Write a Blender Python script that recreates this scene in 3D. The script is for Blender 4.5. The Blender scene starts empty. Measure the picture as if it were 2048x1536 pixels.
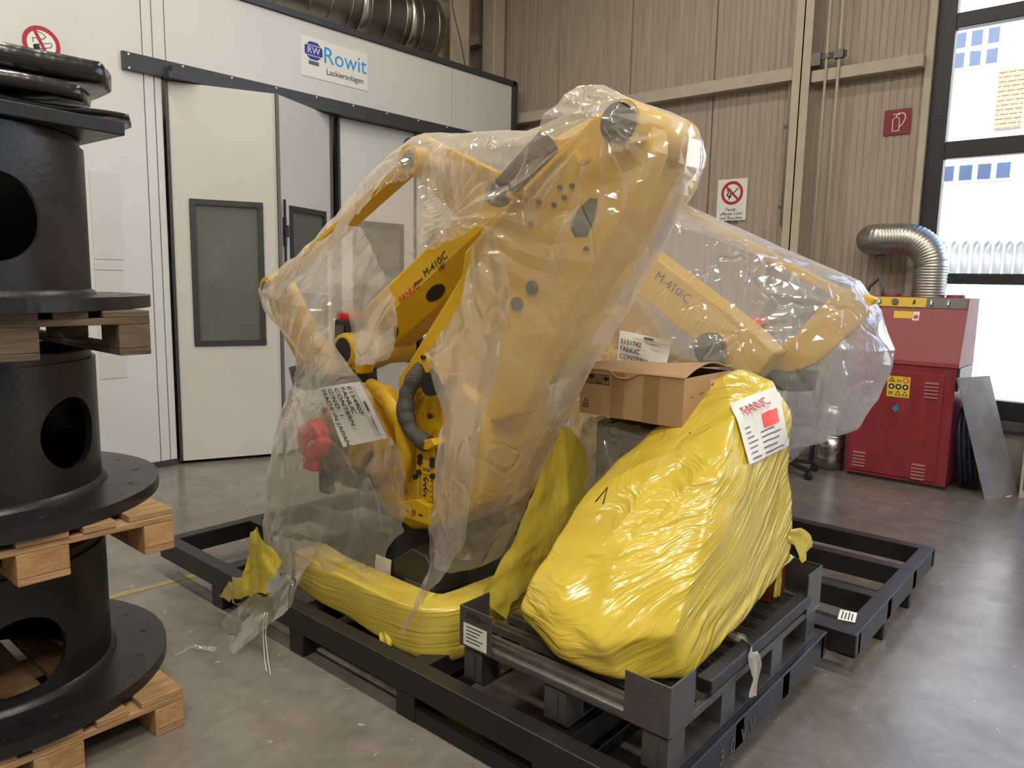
import bpy, bmesh, math, random
from mathutils import Vector, Matrix, noise
random.seed(7)

# ------------------------------------------------------------------ camera
F, CX, CY, H = 1500.0, 1024.0, 768.0, 1.6
SC = bpy.context.scene
COL = SC.collection
_down = Vector((815 - CX, 11600 - CY, F)).normalized()
def _hor(x): return CY - (_down[0] * (x - CX) + _down[2] * F) / _down[1]
_Xc = Vector((2330 - CX, _hor(2330) - CY, F)).normalized()
_Zc = -_down
_Yc = _Zc.cross(_Xc)
RM = Matrix((_Xc, _Yc, _Zc))                 # world = RM @ cam (x right, y down, z forward)
def ray(x, y): return RM @ Vector((x - CX, y - CY, F))
def gz(x, y, z=0.0):
    d = ray(x, y); return Vector((0, 0, H)) + d * ((z - H) / d.z)
def gx(x, y, X):
    d = ray(x, y); return Vector((0, 0, H)) + d * (X / d.x)
def gy(x, y, Y):
    d = ray(x, y); return Vector((0, 0, H)) + d * (Y / d.y)
cam = bpy.data.cameras.new('camera'); camo = bpy.data.objects.new('camera', cam); COL.objects.link(camo)
cam.sensor_width = 36.0; cam.lens = F / 2048 * 36.0; cam.clip_start = 0.05; cam.clip_end = 300
r = RM @ Vector((1, 0, 0)); u = RM @ Vector((0, -1, 0)); b = RM @ Vector((0, 0, -1))
camo.matrix_world = Matrix(((r.x, u.x, b.x, 0), (r.y, u.y, b.y, 0), (r.z, u.z, b.z, H), (0, 0, 0, 1)))
SC.camera = camo

# ------------------------------------------------------------------ light
vs = SC.view_settings
vs.view_transform = 'Standard'; vs.look = 'None'; vs.exposure = 0.0; vs.gamma = 1.0; vs.use_curve_mapping = False
W = bpy.data.worlds.new('sky'); SC.world = W; W.use_nodes = True
nt = W.node_tree; bgn = nt.nodes['Background']
sky = nt.nodes.new('ShaderNodeTexSky'); sky.sky_type = 'NISHITA'
sky.sun_disc = False; sky.sun_elevation = math.radians(42); sky.sun_rotation = math.radians(250); sky.dust_density = 2.0
nt.links.new(sky.outputs[0], bgn.inputs[0]); bgn.inputs[1].default_value = 1.25
sun = bpy.data.lights.new('sun', 'SUN'); sun.energy = 4.5; sun.angle = 0.01; sun.color = (1, .96, .9)
suno = bpy.data.objects.new('sun', sun); COL.objects.link(suno)
suno.rotation_euler = Vector((0.6, 0.3, -0.95)).to_track_quat('-Z', 'Y').to_euler()
def area(name, loc, sx, sy, power, col, rot=(0, 0, 0)):
    l = bpy.data.lights.new(name, 'AREA'); l.shape = 'RECTANGLE'; l.size = sx; l.size_y = sy; l.energy = power; l.color = col
    o = bpy.data.objects.new(name, l); COL.objects.link(o); o.location = loc; o.rotation_euler = rot
    return o
# the hall's rows of tube lamps under the roof
for yy in (-3.6, -.6, 2.4, 5.2):
    for xx in (-1.8, 1.6):
        area('tube_lamp_light', (xx, yy, 6.0), 0.30, 1.5, 135 if yy < 0 else 68, (1.0, .92, .80))
area('tube_lamp_light', (4.8, 3.6, 6.0), 0.30, 1.5, 60, (1.0, .92, .80))

# ------------------------------------------------------------------ materials
MATS = {}
def nodes(m): return m.node_tree.nodes, m.node_tree.links
def mat(name, col, rough=.5, metal=0.0, var=.0, scale=8.0, bump=0.0, bscale=40.0, col2=None, spec=.5, coat=0.0, stretch=(1, 1, 1), detail=4.0, emit=None):
    if name in MATS: return MATS[name]
    m = bpy.data.materials.new(name); m.use_nodes = True; N, L = nodes(m)
    p = N['Principled BSDF']; p.inputs['Roughness'].default_value = rough; p.inputs['Metallic'].default_value = metal
    p.inputs['Specular IOR Level'].default_value = spec; p.inputs['Coat Weight'].default_value = coat
    c = tuple(col) + (1,)
    p.inputs['Base Color'].default_value = c
    tc = N.new('ShaderNodeTexCoord'); mp = N.new('ShaderNodeMapping'); mp.inputs['Scale'].default_value = stretch
    L.new(tc.outputs['Object'], mp.inputs[0])
    if var > 0 or col2:
        nz = N.new('ShaderNodeTexNoise'); nz.inputs['Scale'].default_value = scale; nz.inputs['Detail'].default_value = detail; nz.inputs['Roughness'].default_value = .65
        L.new(mp.outputs[0], nz.inputs[0])
        rp = N.new('ShaderNodeValToRGB'); e = rp.color_ramp.elements
        e[0].position = .32; e[1].position = .68
        c2 = col2 or tuple(max(0, v * (1 - var)) for v in col)
        e[0].color = tuple(c2) + (1,); e[1].color = c
        L.new(nz.outputs['Fac'], rp.inputs[0]); L.new(rp.outputs[0], p.inputs['Base Color'])
        mr = N.new('ShaderNodeMapRange'); mr.inputs['To Min'].default_value = max(.03, rough - .12); mr.inputs['To Max'].default_value = min(1, rough + .12)
        L.new(nz.outputs['Fac'], mr.inputs[0]); L.new(mr.outputs[0], p.inputs['Roughness'])
    if bump > 0:
        nb = N.new('ShaderNodeTexNoise'); nb.inputs['Scale'].default_value = bscale; nb.inputs['Detail'].default_value = 3
        L.new(mp.outputs[0], nb.inputs[0])
        bp = N.new('ShaderNodeBump'); bp.inputs['Strength'].default_value = bump; bp.inputs['Distance'].default_value = .01
        L.new(nb.outputs['Fac'], bp.inputs['Height']); L.new(bp.outputs[0], p.inputs['Normal'])
    if emit:
        p.inputs['Emission Color'].default_value = tuple(emit[0]) + (1,); p.inputs['Emission Strength'].default_value = emit[1]
    MATS[name] = m
    return m

M_black = mat('black_paint_steel', (.014, .014, .016), .36, 0, .4, 9, .12, 60, spec=.5)
M_frame = mat('black_frame_paint', (.016, .015, .016), .38, 0, .35, 7, .1, 70, spec=.5)
M_wood = mat('pallet_wood', (.46, .29, .15), .75, 0, .5, 5, .35, 30, col2=(.27, .155, .075), stretch=(1, 9, 9), spec=.25)
M_woodx = mat('pallet_wood_block', (.50, .30, .14), .8, 0, .4, 14, .4, 60, col2=(.31, .17, .075), spec=.25)
M_wooddark = mat('weathered_wood', (.17, .125, .085), .8, 0, .5, 6, .35, 30, stretch=(1, 8, 8), spec=.25)
M_yel = mat('robot_yellow', (.66, .40, .012), .38, 0, .06, 5, .03, 90, spec=.5)
M_ydark = mat('robot_dark_grey', (.028, .027, .028), .45, 0, .25, 15)
M_rub = mat('black_rubber', (.012, .012, .013), .55)
M_greycap = mat('grey_cap', (.12, .11, .105), .5)
M_redm = mat('motor_red', (.62, .025, .03), .4)
M_hose = mat('grey_fabric_hose', (.085, .078, .07), .8, 0, .4, 40, .5, 120)
M_white = mat('booth_white', (.66, .65, .63), .33, 0, .05, 1.5, .02, 5, spec=.45)
M_white2 = mat('booth_door_cream', (.60, .58, .53), .38, 0, .06, 2.0, .03, 8, spec=.4)
M_dtrim = mat('dark_trim', (.045, .044, .046), .4, 0, .2, 20)
M_pane = mat('dull_grey_glass', (.13, .14, .12), .13, 0, .12, 3, .04, 6, spec=.6)
M_cream = mat('cream_steel', (.50, .44, .34), .5, 0, .15, 6, .03, 30)
M_panel = mat('cream_wall_panel', (.41, .345, .275), .5, 0, .22, 3, 0, 30, stretch=(1, 6, .5), col2=(.31, .255, .20))
M_girt = mat('girt_cream', (.48, .42, .34), .5, 0, .15, 8)
M_ceil = mat('ceiling_white', (.62, .58, .50), .7)
M_plaster = mat('hall_wall_grey', (.50, .47, .41), .7, 0, .1, 3)
M_alu = mat('aluminium', (.62, .61, .59), .3, 1.0, .18, 25, .15, 40)
M_duct = mat('galvanised_duct', (.55, .52, .46), .3, 1.0, .25, 6)
M_steelp = mat('grey_steel', (.15, .145, .135), .38, .7, .25, 14, .1, 60)
M_steeld = mat('dark_pallet_steel', (.10, .092, .085), .42, .6, .35, 12, .15, 50)
M_winf = mat('window_frame_dark', (.022, .022, .026), .4)
M_red = mat('machine_red', (.27, .028, .038), .42, 0, .25, 3, .02, 30, stretch=(1, 3, .6))
M_redlit = mat('machine_red_window_lit', (.30, .06, .065), .45, 0, .12, 4)  # paler, pinker machine red: window light on the hood put into the colour
M_yst = mat('sticker_yellow', (.78, .52, .04), .45, 0, .08, 12)
M_paper = mat('white_paper', (.78, .76, .70), .55, 0, .06, 18, .15, 12)
M_ink = mat('black_ink', (.02, .02, .02), .6)
M_inkred = mat('red_ink', (.50, .02, .03), .6)
M_signred = mat('sign_red', (.42, .018, .035), .4)
M_signwhite = mat('sign_white', (.78, .76, .72), .4)
M_blue = mat('logo_blue', (.02, .33, .70), .4)
M_navy = mat('logo_navy', (.02, .04, .33), .4)
M_orange = mat('orange_red_sticker', (.85, .07, .05), .5)
M_card = mat('brown_cardboard', (.42, .27, .145), .75, 0, .12, 9, .06, 25, spec=.25)
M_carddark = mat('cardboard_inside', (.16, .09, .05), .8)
M_tapeb = mat('brown_packing_tape', (.30, .185, .085), .28, 0, .1, 20)
M_brown = mat('oxide_red_block', (.22, .05, .035), .6, 0, .3, 10)
M_bluecab = mat('cabinet_blue', (.02, .06, .35), .4)
M_strap = mat('grey_strap', (.42, .41, .38), .5, 0, .2, 30, .3, 60)
M_bag = mat('black_film', (.012, .012, .012), .2, 0, 0, 8, .6, 9, spec=.6)

def node_mat(name):
    m = bpy.data.materials.new(name); m.use_nodes = True; N, L = nodes(m)
    MATS[name] = m
    return m, N, L

def floor_material():
    m, N, L = node_mat('worn_concrete')
    p = N['Principled BSDF']
    tc = N.new('ShaderNodeTexCoord')
    def noise_(s, d=5, ro=.6, dist=0):
        n = N.new('ShaderNodeTexNoise'); n.inputs['Scale'].default_value = s; n.inputs['Detail'].default_value = d
        n.inputs['Roughness'].default_value = ro; n.inputs['Distortion'].default_value = dist; L.new(tc.outputs['Object'], n.inputs[0]); return n
    n1 = noise_(.9, 6, .65, .4); n2 = noise_(6, 8, .7, .6); n3 = noise_(13, 5, .6, 1.2); n4 = noise_(2.3, 4)
    r1 = N.new('ShaderNodeValToRGB'); e = r1.color_ramp.elements
    e[0].position = .3; e[0].color = (.135, .122, .108, 1); e[1].position = .7; e[1].color = (.22, .203, .182, 1)
    L.new(n1.outputs['Fac'], r1.inputs[0])
    r2 = N.new('ShaderNodeValToRGB'); e = r2.color_ramp.elements
    e[0].position = .3; e[0].color = (.72, .70, .68, 1); e[1].position = .72; e[1].color = (1.18, 1.17, 1.16, 1)
    L.new(n2.outputs['Fac'], r2.inputs[0])
    mx = N.new('ShaderNodeMix'); mx.data_type = 'RGBA'; mx.blend_type = 'MULTIPLY'; mx.inputs[0].default_value = 1
    L.new(r1.outputs[0], mx.inputs[6]); L.new(r2.outputs[0], mx.inputs[7])
    # pale paint spots and scrapes
    r3 = N.new('ShaderNodeValToRGB'); e = r3.color_ramp.elements
    e[0].position = .665; e[0].color = (0, 0, 0, 1); e[1].position = .70; e[1].color = (1, 1, 1, 1)
    L.new(n3.outputs['Fac'], r3.inputs[0])
    ms = N.new('ShaderNodeMath'); ms.operation = 'MULTIPLY'; ms.inputs[1].default_value = .6; L.new(r3.outputs[0], ms.inputs[0])
    mx2 = N.new('ShaderNodeMix'); mx2.data_type = 'RGBA'; L.new(ms.outputs[0], mx2.inputs[0])
    L.new(mx.outputs[2], mx2.inputs[6]); mx2.inputs[7].default_value = (.42, .40, .37, 1)
    L.new(mx2.outputs[2], p.inputs['Base Color'])
    mr = N.new('ShaderNodeMapRange'); mr.inputs['From Min'].default_value = .3; mr.inputs['From Max'].default_value = .7
    mr.inputs['To Min'].default_value = .17; mr.inputs['To Max'].default_value = .30
    L.new(n4.outputs['Fac'], mr.inputs[0]); L.new(mr.outputs[0], p.inputs['Roughness'])
    bp = N.new('ShaderNodeBump'); bp.inputs['Strength'].default_value = .12; bp.inputs['Distance'].default_value = .01
    L.new(n2.outputs['Fac'], bp.inputs['Height']); L.new(bp.outputs[0], p.inputs['Normal'])
    return m
M_floor = floor_material()

def clear_film(name, alpha=.30, tint=(.95, .93, .88), milk=(.80, .77, .71), rough=.07, bump=.6, spec=.22):
    """polythene: see-through, slightly milky, flat between thin crease lines that catch the light"""
    m, N, L = node_mat(name)
    out = N['Material Output']; N.remove(N['Principled BSDF'])
    tc = N.new('ShaderNodeTexCoord')
    def math_(op, a, b_=None, c=None):
        n = N.new('ShaderNodeMath'); n.operation = op
        for k, x in enumerate((a, b_, c)):
            if x is None: continue
            if isinstance(x, (int, float)): n.inputs[k].default_value = x
            else: L.new(x, n.inputs[k])
        return n.outputs[0]
    def tex(kind, scale, vec, **kw):
        n = N.new(kind); n.inputs['Scale'].default_value = scale; L.new(vec, n.inputs[0])
        for k, x in kw.items(): n.inputs[k].default_value = x
        return n
    mp = N.new('ShaderNodeMapping'); mp.inputs['Scale'].default_value = (1, 1.1, .5); mp.inputs['Rotation'].default_value = (.5, 0, 0); L.new(tc.outputs['Object'], mp.inputs[0])
    nz = tex('ShaderNodeTexNoise', 2.0, mp.outputs[0], Detail=3.0)
    wv = N.new('ShaderNodeMix'); wv.data_type = 'RGBA'; wv.inputs[0].default_value = .28; L.new(mp.outputs[0], wv.inputs[6]); L.new(nz.outputs['Color'], wv.inputs[7])
    def ridge(scale, width):
        v = N.new('ShaderNodeTexVoronoi'); v.feature = 'DISTANCE_TO_EDGE'; v.inputs['Scale'].default_value = scale; L.new(wv.outputs[2], v.inputs[0])
        mr = N.new('ShaderNodeMapRange'); mr.interpolation_type = 'SMOOTHSTEP'; mr.inputs['From Max'].default_value = width; L.new(v.outputs[0], mr.inputs[0])
        return mr.outputs[0]
    def mask(scale, lo, hi, off):
        o2 = N.new('ShaderNodeMapping'); o2.inputs['Location'].default_value = (off, off, 0); L.new(tc.outputs['Object'], o2.inputs[0])
        n = tex('ShaderNodeTexNoise', scale, o2.outputs[0], Detail=2.0)
        mr = N.new('ShaderNodeMapRange'); mr.inputs['From Min'].default_value = lo; mr.inputs['From Max'].default_value = hi; L.new(n.outputs['Fac'], mr.inputs[0]); return mr.outputs[0]
    h1 = math_('MULTIPLY', ridge(5.0, .035), mask(3.0, .45, .6, 3))
    h2 = math_('MULTIPLY', ridge(17.0, .07), mask(2.6, .55, .68, 9))
    soft = tex('ShaderNodeTexNoise', 3.0, wv.outputs[2], Detail=2.0)
    h = math_('MULTIPLY_ADD', h2, .5, math_('MULTIPLY', h1, 1.0))
    h = math_('MULTIPLY_ADD', soft.outputs['Fac'], .35, h)
    bp = N.new('ShaderNodeBump'); bp.inputs['Strength'].default_value = bump; bp.inputs['Distance'].default_value = .02
    L.new(h, bp.inputs['Height'])
    tr = N.new('ShaderNodeBsdfTransparent'); tr.inputs[0].default_value = tint + (1,)
    df = N.new('ShaderNodeBsdfDiffuse'); df.inputs[0].default_value = milk + (1,); L.new(bp.outputs[0], df.inputs['Normal'])
    tl = N.new('ShaderNodeBsdfTranslucent'); tl.inputs[0].default_value = milk + (1,)
    mm = N.new('ShaderNodeMixShader'); mm.inputs[0].default_value = .5; L.new(df.outputs[0], mm.inputs[1]); L.new(tl.outputs[0], mm.inputs[2])
    lw = N.new('ShaderNodeLayerWeight'); lw.inputs['Blend'].default_value = .3
    f = N.new('ShaderNodeMapRange'); f.inputs['From Max'].default_value = .95; f.inputs['To Min'].default_value = alpha * .75; f.inputs['To Max'].default_value = min(.9, alpha * 2.0)
    L.new(lw.outputs['Facing'], f.inputs[0])
    cl = math_('MULTIPLY', f.outputs[0], math_('MULTIPLY_ADD', mask(1.7, .35, .7, 21), .5, .75))
    m1 = N.new('ShaderNodeMixShader'); L.new(cl, m1.inputs[0]); L.new(tr.outputs[0], m1.inputs[1]); L.new(mm.outputs[0], m1.inputs[2])
    gl = N.new('ShaderNodeBsdfGlossy'); gl.inputs['Roughness'].default_value = rough; gl.inputs[0].default_value = (1, 1, 1, 1); L.new(bp.outputs[0], gl.inputs['Normal'])
    fr = N.new('ShaderNodeFresnel'); fr.inputs[0].default_value = 1.5; L.new(bp.outputs[0], fr.inputs['Normal'])
    m2 = N.new('ShaderNodeMixShader'); L.new(math_('MINIMUM', fr.outputs[0], spec), m2.inputs[0]); L.new(m1.outputs[0], m2.inputs[1]); L.new(gl.outputs[0], m2.inputs[2])
    L.new(m2.outputs[0], out.inputs[0])
    return m
M_film = clear_film('clear_polythene', .31, milk=(.88, .85, .79))
M_film2 = clear_film('clear_polythene_window_lit', .33, (.94, .94, .94), (.86, .86, .88))  # cooler, milkier film: window light is put into its colour
M_filmthin = clear_film('thin_clear_wrap', .24)

def yellow_wrap(name, col, udir, vdir, su=1.6, sv=20, bump=.6, rough=.17, trans=.18, warp=.12):
    """stretch film: long thin tension folds along udir, tight across vdir"""
    m, N, L = node_mat(name)
    p = N['Principled BSDF']; out = N['Material Output']
    tc = N.new('ShaderNodeTexCoord')
    ud = Vector(udir).normalized(); vd = Vector(vdir); vd = (vd - ud * vd.dot(ud)).normalized(); wd = ud.cross(vd)
    wn = N.new('ShaderNodeTexNoise'); wn.inputs['Scale'].default_value = 2.2; wn.inputs['Detail'].default_value = 2; L.new(tc.outputs['Object'], wn.inputs[0])
    wm = N.new('ShaderNodeVectorMath'); wm.operation = 'MULTIPLY_ADD'; wm.inputs[1].default_value = (warp, warp, warp); L.new(wn.outputs['Color'], wm.inputs[0]); L.new(tc.outputs['Object'], wm.inputs[2])
    cb = N.new('ShaderNodeCombineXYZ')
    for k, (d, sc) in enumerate(((ud, su), (vd, sv), (wd, su * 1.6))):
        dt = N.new('ShaderNodeVectorMath'); dt.operation = 'DOT_PRODUCT'; L.new(wm.outputs[0], dt.inputs[0]); dt.inputs[1].default_value = d * sc; L.new(dt.outputs['Value'], cb.inputs[k])
    n1 = N.new('ShaderNodeTexNoise'); n1.inputs['Scale'].default_value = 1.0; n1.inputs['Detail'].default_value = 4; n1.inputs['Roughness'].default_value = .55; L.new(cb.outputs[0], n1.inputs[0])
    n2 = N.new('ShaderNodeTexNoise'); n2.inputs['Scale'].default_value = 2.6; n2.inputs['Detail'].default_value = 3; L.new(tc.outputs['Object'], n2.inputs[0])
    rp = N.new('ShaderNodeValToRGB'); e = rp.color_ramp.elements; e[0].position = .3; e[1].position = .7
    e[0].color = (col[0] * .86, col[1] * .84, col[2] * .75, 1); e[1].color = tuple(col) + (1,)
    L.new(n2.outputs['Fac'], rp.inputs[0]); L.new(rp.outputs[0], p.inputs['Base Color'])
    p.inputs['Roughness'].default_value = rough; p.inputs['Specular IOR Level'].default_value = .8; p.inputs['Coat Weight'].default_value = .5; p.inputs['Coat Roughness'].default_value = .08
    rg = N.new('ShaderNodeMath'); rg.operation = 'SUBTRACT'; rg.inputs[1].default_value = .5; L.new(n1.outputs['Fac'], rg.inputs[0])
    ab = N.new('ShaderNodeMath'); ab.operation = 'ABSOLUTE'; L.new(rg.outputs[0], ab.inputs[0])
    mk = N.new('ShaderNodeTexNoise'); mk.inputs['Scale'].default_value = 3.1; mk.inputs['Detail'].default_value = 1; L.new(tc.outputs['Object'], mk.inputs[0])
    mr = N.new('ShaderNodeMapRange'); mr.inputs['From Min'].default_value = .36; mr.inputs['From Max'].default_value = .6; mr.inputs['To Min'].default_value = .25; L.new(mk.outputs['Fac'], mr.inputs[0])
    hm = N.new('ShaderNodeMath'); hm.operation = 'MULTIPLY'; L.new(ab.outputs[0], hm.inputs[0]); L.new(mr.outputs[0], hm.inputs[1])
    bp = N.new('ShaderNodeBump'); bp.inputs['Strength'].default_value = bump; bp.inputs['Distance'].default_value = .075
    L.new(hm.outputs[0], bp.inputs['Height']); L.new(bp.outputs[0], p.inputs['Normal']); L.new(bp.outputs[0], p.inputs['Coat Normal'])
    tl = N.new('ShaderNodeBsdfTranslucent'); L.new(rp.outputs[0], tl.inputs[0]); L.new(bp.outputs[0], tl.inputs['Normal'])
    mx = N.new('ShaderNodeMixShader'); mx.inputs[0].default_value = trans; L.new(p.outputs[0], mx.inputs[1]); L.new(tl.outputs[0], mx.inputs[2]); L.new(mx.outputs[0], out.inputs[0])
    return m
M_wrapload = yellow_wrap('yellow_stretch_wrap_load', (.85, .66, .085), (.72, -.34, .60), (-.6, .1, 1), 1.5, 24, .65)
M_wrapbase = yellow_wrap('yellow_stretch_wrap_base', (.83, .66, .11), (.55, -.8, .06), (0, .1, 1), .8, 30, .38, warp=.03)
M_wrapflap = yellow_wrap('yellow_film_flap', (.92, .76, .11), (-.25, .3, .9), (1, .8, 0), 2.0, 12, .6, trans=.35)

# ------------------------------------------------------------------ mesh helpers
class MB:
    def __init__(s): s.v = []; s.f = []; s.sm = []
    def add(s, vs_, fs, smooth=False):
        o = len(s.v); s.v += [Vector(q) for q in vs_]
        s.f += [tuple(i + o for i in f) for f in fs]; s.sm += [smooth] * len(fs); return s
    def box(s, a, b_, M=None):
        x0, y0, z0 = [min(p, q) for p, q in zip(a, b_)]; x1, y1, z1 = [max(p, q) for p, q in zip(a, b_)]
        vs_ = [Vector(q) for q in ((x0, y0, z0), (x1, y0, z0), (x1, y1, z0), (x0, y1, z0), (x0, y0, z1), (x1, y0, z1), (x1, y1, z1), (x0, y1, z1))]
        if M: vs_ = [M @ q for q in vs_]
        return s.add(vs_, [(3, 2, 1, 0), (4, 5, 6, 7), (0, 1, 5, 4), (1, 2, 6, 5), (2, 3, 7, 6), (3, 0, 4, 7)])
    def beam(s, p, q, w, h, up=(0, 0, 1)):
        p, q = Vector(p), Vector(q); d = (q - p).normalized(); sd = d.cross(Vector(up))
        if sd.length < 1e-4: sd = d.cross(Vector((1, 0, 0)))
        sd.normalize(); uu = sd.cross(d)
        vs_ = [c + sd * (sx * w / 2) + uu * (sz * h / 2) for c in (p, q) for sx, sz in ((-1, -1), (1, -1), (1, 1), (-1, 1))]
        return s.add(vs_, [(0, 1, 2, 3), (7, 6, 5, 4), (0, 4, 5, 1), (1, 5, 6, 2), (2, 6, 7, 3), (3, 7, 4, 0)])
    def cyl(s, p, q, r0, r1=None, n=24, caps=True):
        p, q = Vector(p), Vector(q); r1 = r0 if r1 is None else r1
        d = (q - p).normalized(); a = d.orthogonal().normalized(); c = d.cross(a)
        vs_ = []
        for ctr, rr in ((p, r0), (q, r1)):
            vs_ += [ctr + (a * math.cos(t) + c * math.sin(t)) * rr for t in [2 * math.pi * i / n for i in range(n)]]
        s.add(vs_, [(i, (i + 1) % n, n + (i + 1) % n, n + i) for i in range(n)], True)
        if caps: s.add(vs_, [tuple(range(n))[::-1], tuple(range(n, 2 * n))])
        return s
    def tube(s, path, rad, n=12, caps=True):
        P = [Vector(p) for p in path]; R = rad if isinstance(rad, (list, tuple)) else [rad] * len(P)
        vs_ = []; a = None
        for i, p in enumerate(P):
            d = (P[min(i + 1, len(P) - 1)] - P[max(i - 1, 0)]).normalized()
            a = d.orthogonal().normalized() if a is None else (a - d * a.dot(d)).normalized()
            c = d.cross(a)
            vs_ += [p + (a * math.cos(t) + c * math.sin(t)) * R[i] for t in [2 * math.pi * k / n for k in range(n)]]
        fs = [(i * n + k, i * n + (k + 1) % n, (i + 1) * n + (k + 1) % n, (i + 1) * n + k) for i in range(len(P) - 1) for k in range(n)]
        s.add(vs_, fs, True)
        if caps: s.add(vs_, [tuple(range(n))[::-1], tuple(range((len(P) - 1) * n, len(P) * n))])
        return s
    def lathe(s, ctr, prof, n=48, axis='z', smooth=True):
        c = Vector(ctr); vs_ = []
        for rr, h in prof:
            for k in range(n):
                t = 2 * math.pi * k / n; q = (rr * math.cos(t), rr * math.sin(t), h)
                if axis == 'x': q = (h, q[0], q[1])
                elif axis == 'y': q = (q[1], h, q[0])
                vs_.append(c + Vector(q))
        fs = [(i * n + k, i * n + (k + 1) % n, (i + 1) * n + (k + 1) % n, (i + 1) * n + k) for i in range(len(prof) - 1) for k in range(n)]
        return s.add(vs_, fs, smooth)
    def prism(s, poly, a, b_, plane='yz'):
        """polygon in a plane, extruded from a to b along the third axis"""
        n = len(poly)
        def P(p, h):
            return (h, p[0], p[1]) if plane == 'yz' else ((p[0], h, p[1]) if plane == 'xz' else (p[0], p[1], h))
        vs_ = [P(p, a) for p in poly] + [P(p, b_) for p in poly]
        return s.add(vs_, [tuple(range(n)), tuple(range(n, 2 * n))[::-1]] + [(i, n + i, n + (i + 1) % n, (i + 1) % n) for i in range(n)])
    def grid(s, pts, closed_u=False, smooth=True, keep=None):
        nv = len(pts); nu = len(pts[0]); vs_ = [p for row in pts for p in row]; fs = []
        for j in range(nv - 1):
            for i in range(nu if closed_u else nu - 1):
                q = (j * nu + i, j * nu + (i + 1) % nu, (j + 1) * nu + (i + 1) % nu, (j + 1) * nu + i)
                if keep is None or keep((Vector(vs_[q[0]]) + Vector(vs_[q[1]]) + Vector(vs_[q[2]]) + Vector(vs_[q[3]])) / 4): fs.append(q)
        return s.add(vs_, fs, smooth)

def obj(name, mb, m, parent=None, bevel=0, seg=2, local=False, label=None, recalc=True, solid=0, kind=None):
    me = bpy.data.meshes.new(name)
    off = Vector((0, 0, 0))
    if parent is not None and not local:
        pr = parent
        while pr.parent: pr = pr.parent
        off = pr.location
    me.from_pydata([tuple(q - off) for q in mb.v], [], mb.f)
    me.polygons.foreach_set('use_smooth', mb.sm)
    if recalc:
        bm = bmesh.new(); bm.from_mesh(me)
        bmesh.ops.remove_doubles(bm, verts=bm.verts, dist=1e-5)
        bmesh.ops.recalc_face_normals(bm, faces=bm.faces); bm.to_mesh(me); bm.free()
    me.materials.append(m); me.update()
    o = bpy.data.objects.new(name, me); COL.objects.link(o)
    if parent: o.parent = parent
    if bevel:
        md = o.modifiers.new('bevel', 'BEVEL'); md.width = bevel; md.segments = seg; md.limit_method = 'ANGLE'; md.angle_limit = math.radians(40)
    if solid:
        md = o.modifiers.new('thick', 'SOLIDIFY'); md.thickness = solid
    if label: o['label'] = label
    if kind: o['kind'] = kind
    return o
def thing(name, label, cat, loc=(0, 0, 0), group=None, rz=0):
    o = bpy.data.objects.new(name, None); COL.objects.link(o); o.location = loc; o.rotation_euler = (0, 0, rz)
    o.empty_display_size = .1; return tag(o, label, cat, group)
def tag(o, label, cat, group=None):
    o['label'] = label; o['category'] = cat
    if group: o['group'] = group
    return o
def struct(name, mb, m, parent=None, **k):
    o = obj(name, mb, m, parent, **k)
    if parent is None: o['kind'] = 'structure'
    return o
def copy_tree(o, parent=None):
    c = o.copy(); COL.objects.link(c)
    if parent: c.parent = parent
    for ch in list(o.children): copy_tree(ch, c)
    return c
_tc = {}
def text_mb(body, size, M, thick=.0008, align='CENTER', shear=0, xs=1.0):
    """flat lettering as a mesh; M places it (x right, y up, z out of the surface)"""
    key = (body, size, align, shear, thick)
    if key not in _tc:
        cu = bpy.data.curves.new('lettering', 'FONT'); cu.body = body; cu.size = size; cu.align_x = align; cu.align_y = 'CENTER'; cu.shear = shear
        cu.extrude = thick; cu.resolution_u = 3
        o = bpy.data.objects.new('lettering', cu); COL.objects.link(o)
        bpy.context.view_layer.update()
        dg = bpy.context.evaluated_depsgraph_get(); me = bpy.data.meshes.new_from_object(o.evaluated_get(dg))
        _tc[key] = ([v.co.copy() for v in me.vertices], [tuple(p.vertices) for p in me.polygons])
        bpy.data.objects.remove(o); bpy.data.meshes.remove(me)
    vs_, fs = _tc[key]
    mb = MB(); mb.add([M @ Vector((q.x * xs, q.y, q.z)) for q in vs_], fs); return mb
def frame_M(o, xdir, ydir):
    x = Vector(xdir).normalized(); y = Vector(ydir); y = (y - x * y.dot(x)).normalized(); z = x.cross(y); o = Vector(o)
    return Matrix(((x.x, y.x, z.x, o.x), (x.y, y.y, z.y, o.y), (x.z, y.z, z.z, o.z), (0, 0, 0, 1)))
def ring_mb(M, r0, r1, n=40, t=.001, a0=0, a1=2 * math.pi):
    mb = MB(); full = abs(a1 - a0 - 2 * math.pi) < 1e-6; vs_ = []
    for k in range(n + 1):
        a = a0 + (a1 - a0) * k / n
        vs_ += [M @ Vector((r0 * math.cos(a), r0 * math.sin(a), t)), M @ Vector((r1 * math.cos(a), r1 * math.sin(a), t))]
    return mb.add(vs_, [(2 * k, 2 * k + 1, 2 * k + 3, 2 * k + 2) for k in range(n)])
def flat_mb(M, poly, t=.001):
    mb = MB(); return mb.add([M @ Vector((p[0], p[1], t)) for p in poly], [tuple(range(len(poly)))])
def stroke_mb(M, pts, w, t=.001, mb=None):
    mb = mb or MB()
    for a, b_ in zip(pts[:-1], pts[1:]):
        a, b_ = Vector(a), Vector(b_); d = (b_ - a).normalized(); n = Vector((-d.y, d.x)) * w / 2; e = d * w * .3
        mb.add([M @ Vector((q.x, q.y, t)) for q in (a - e - n, b_ + e - n, b_ + e + n, a - e + n)], [(0, 1, 2, 3)])
    return mb
def fbm(p, o=4): return noise.fractal(Vector(p), 1.0, 2.0, o)
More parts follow.
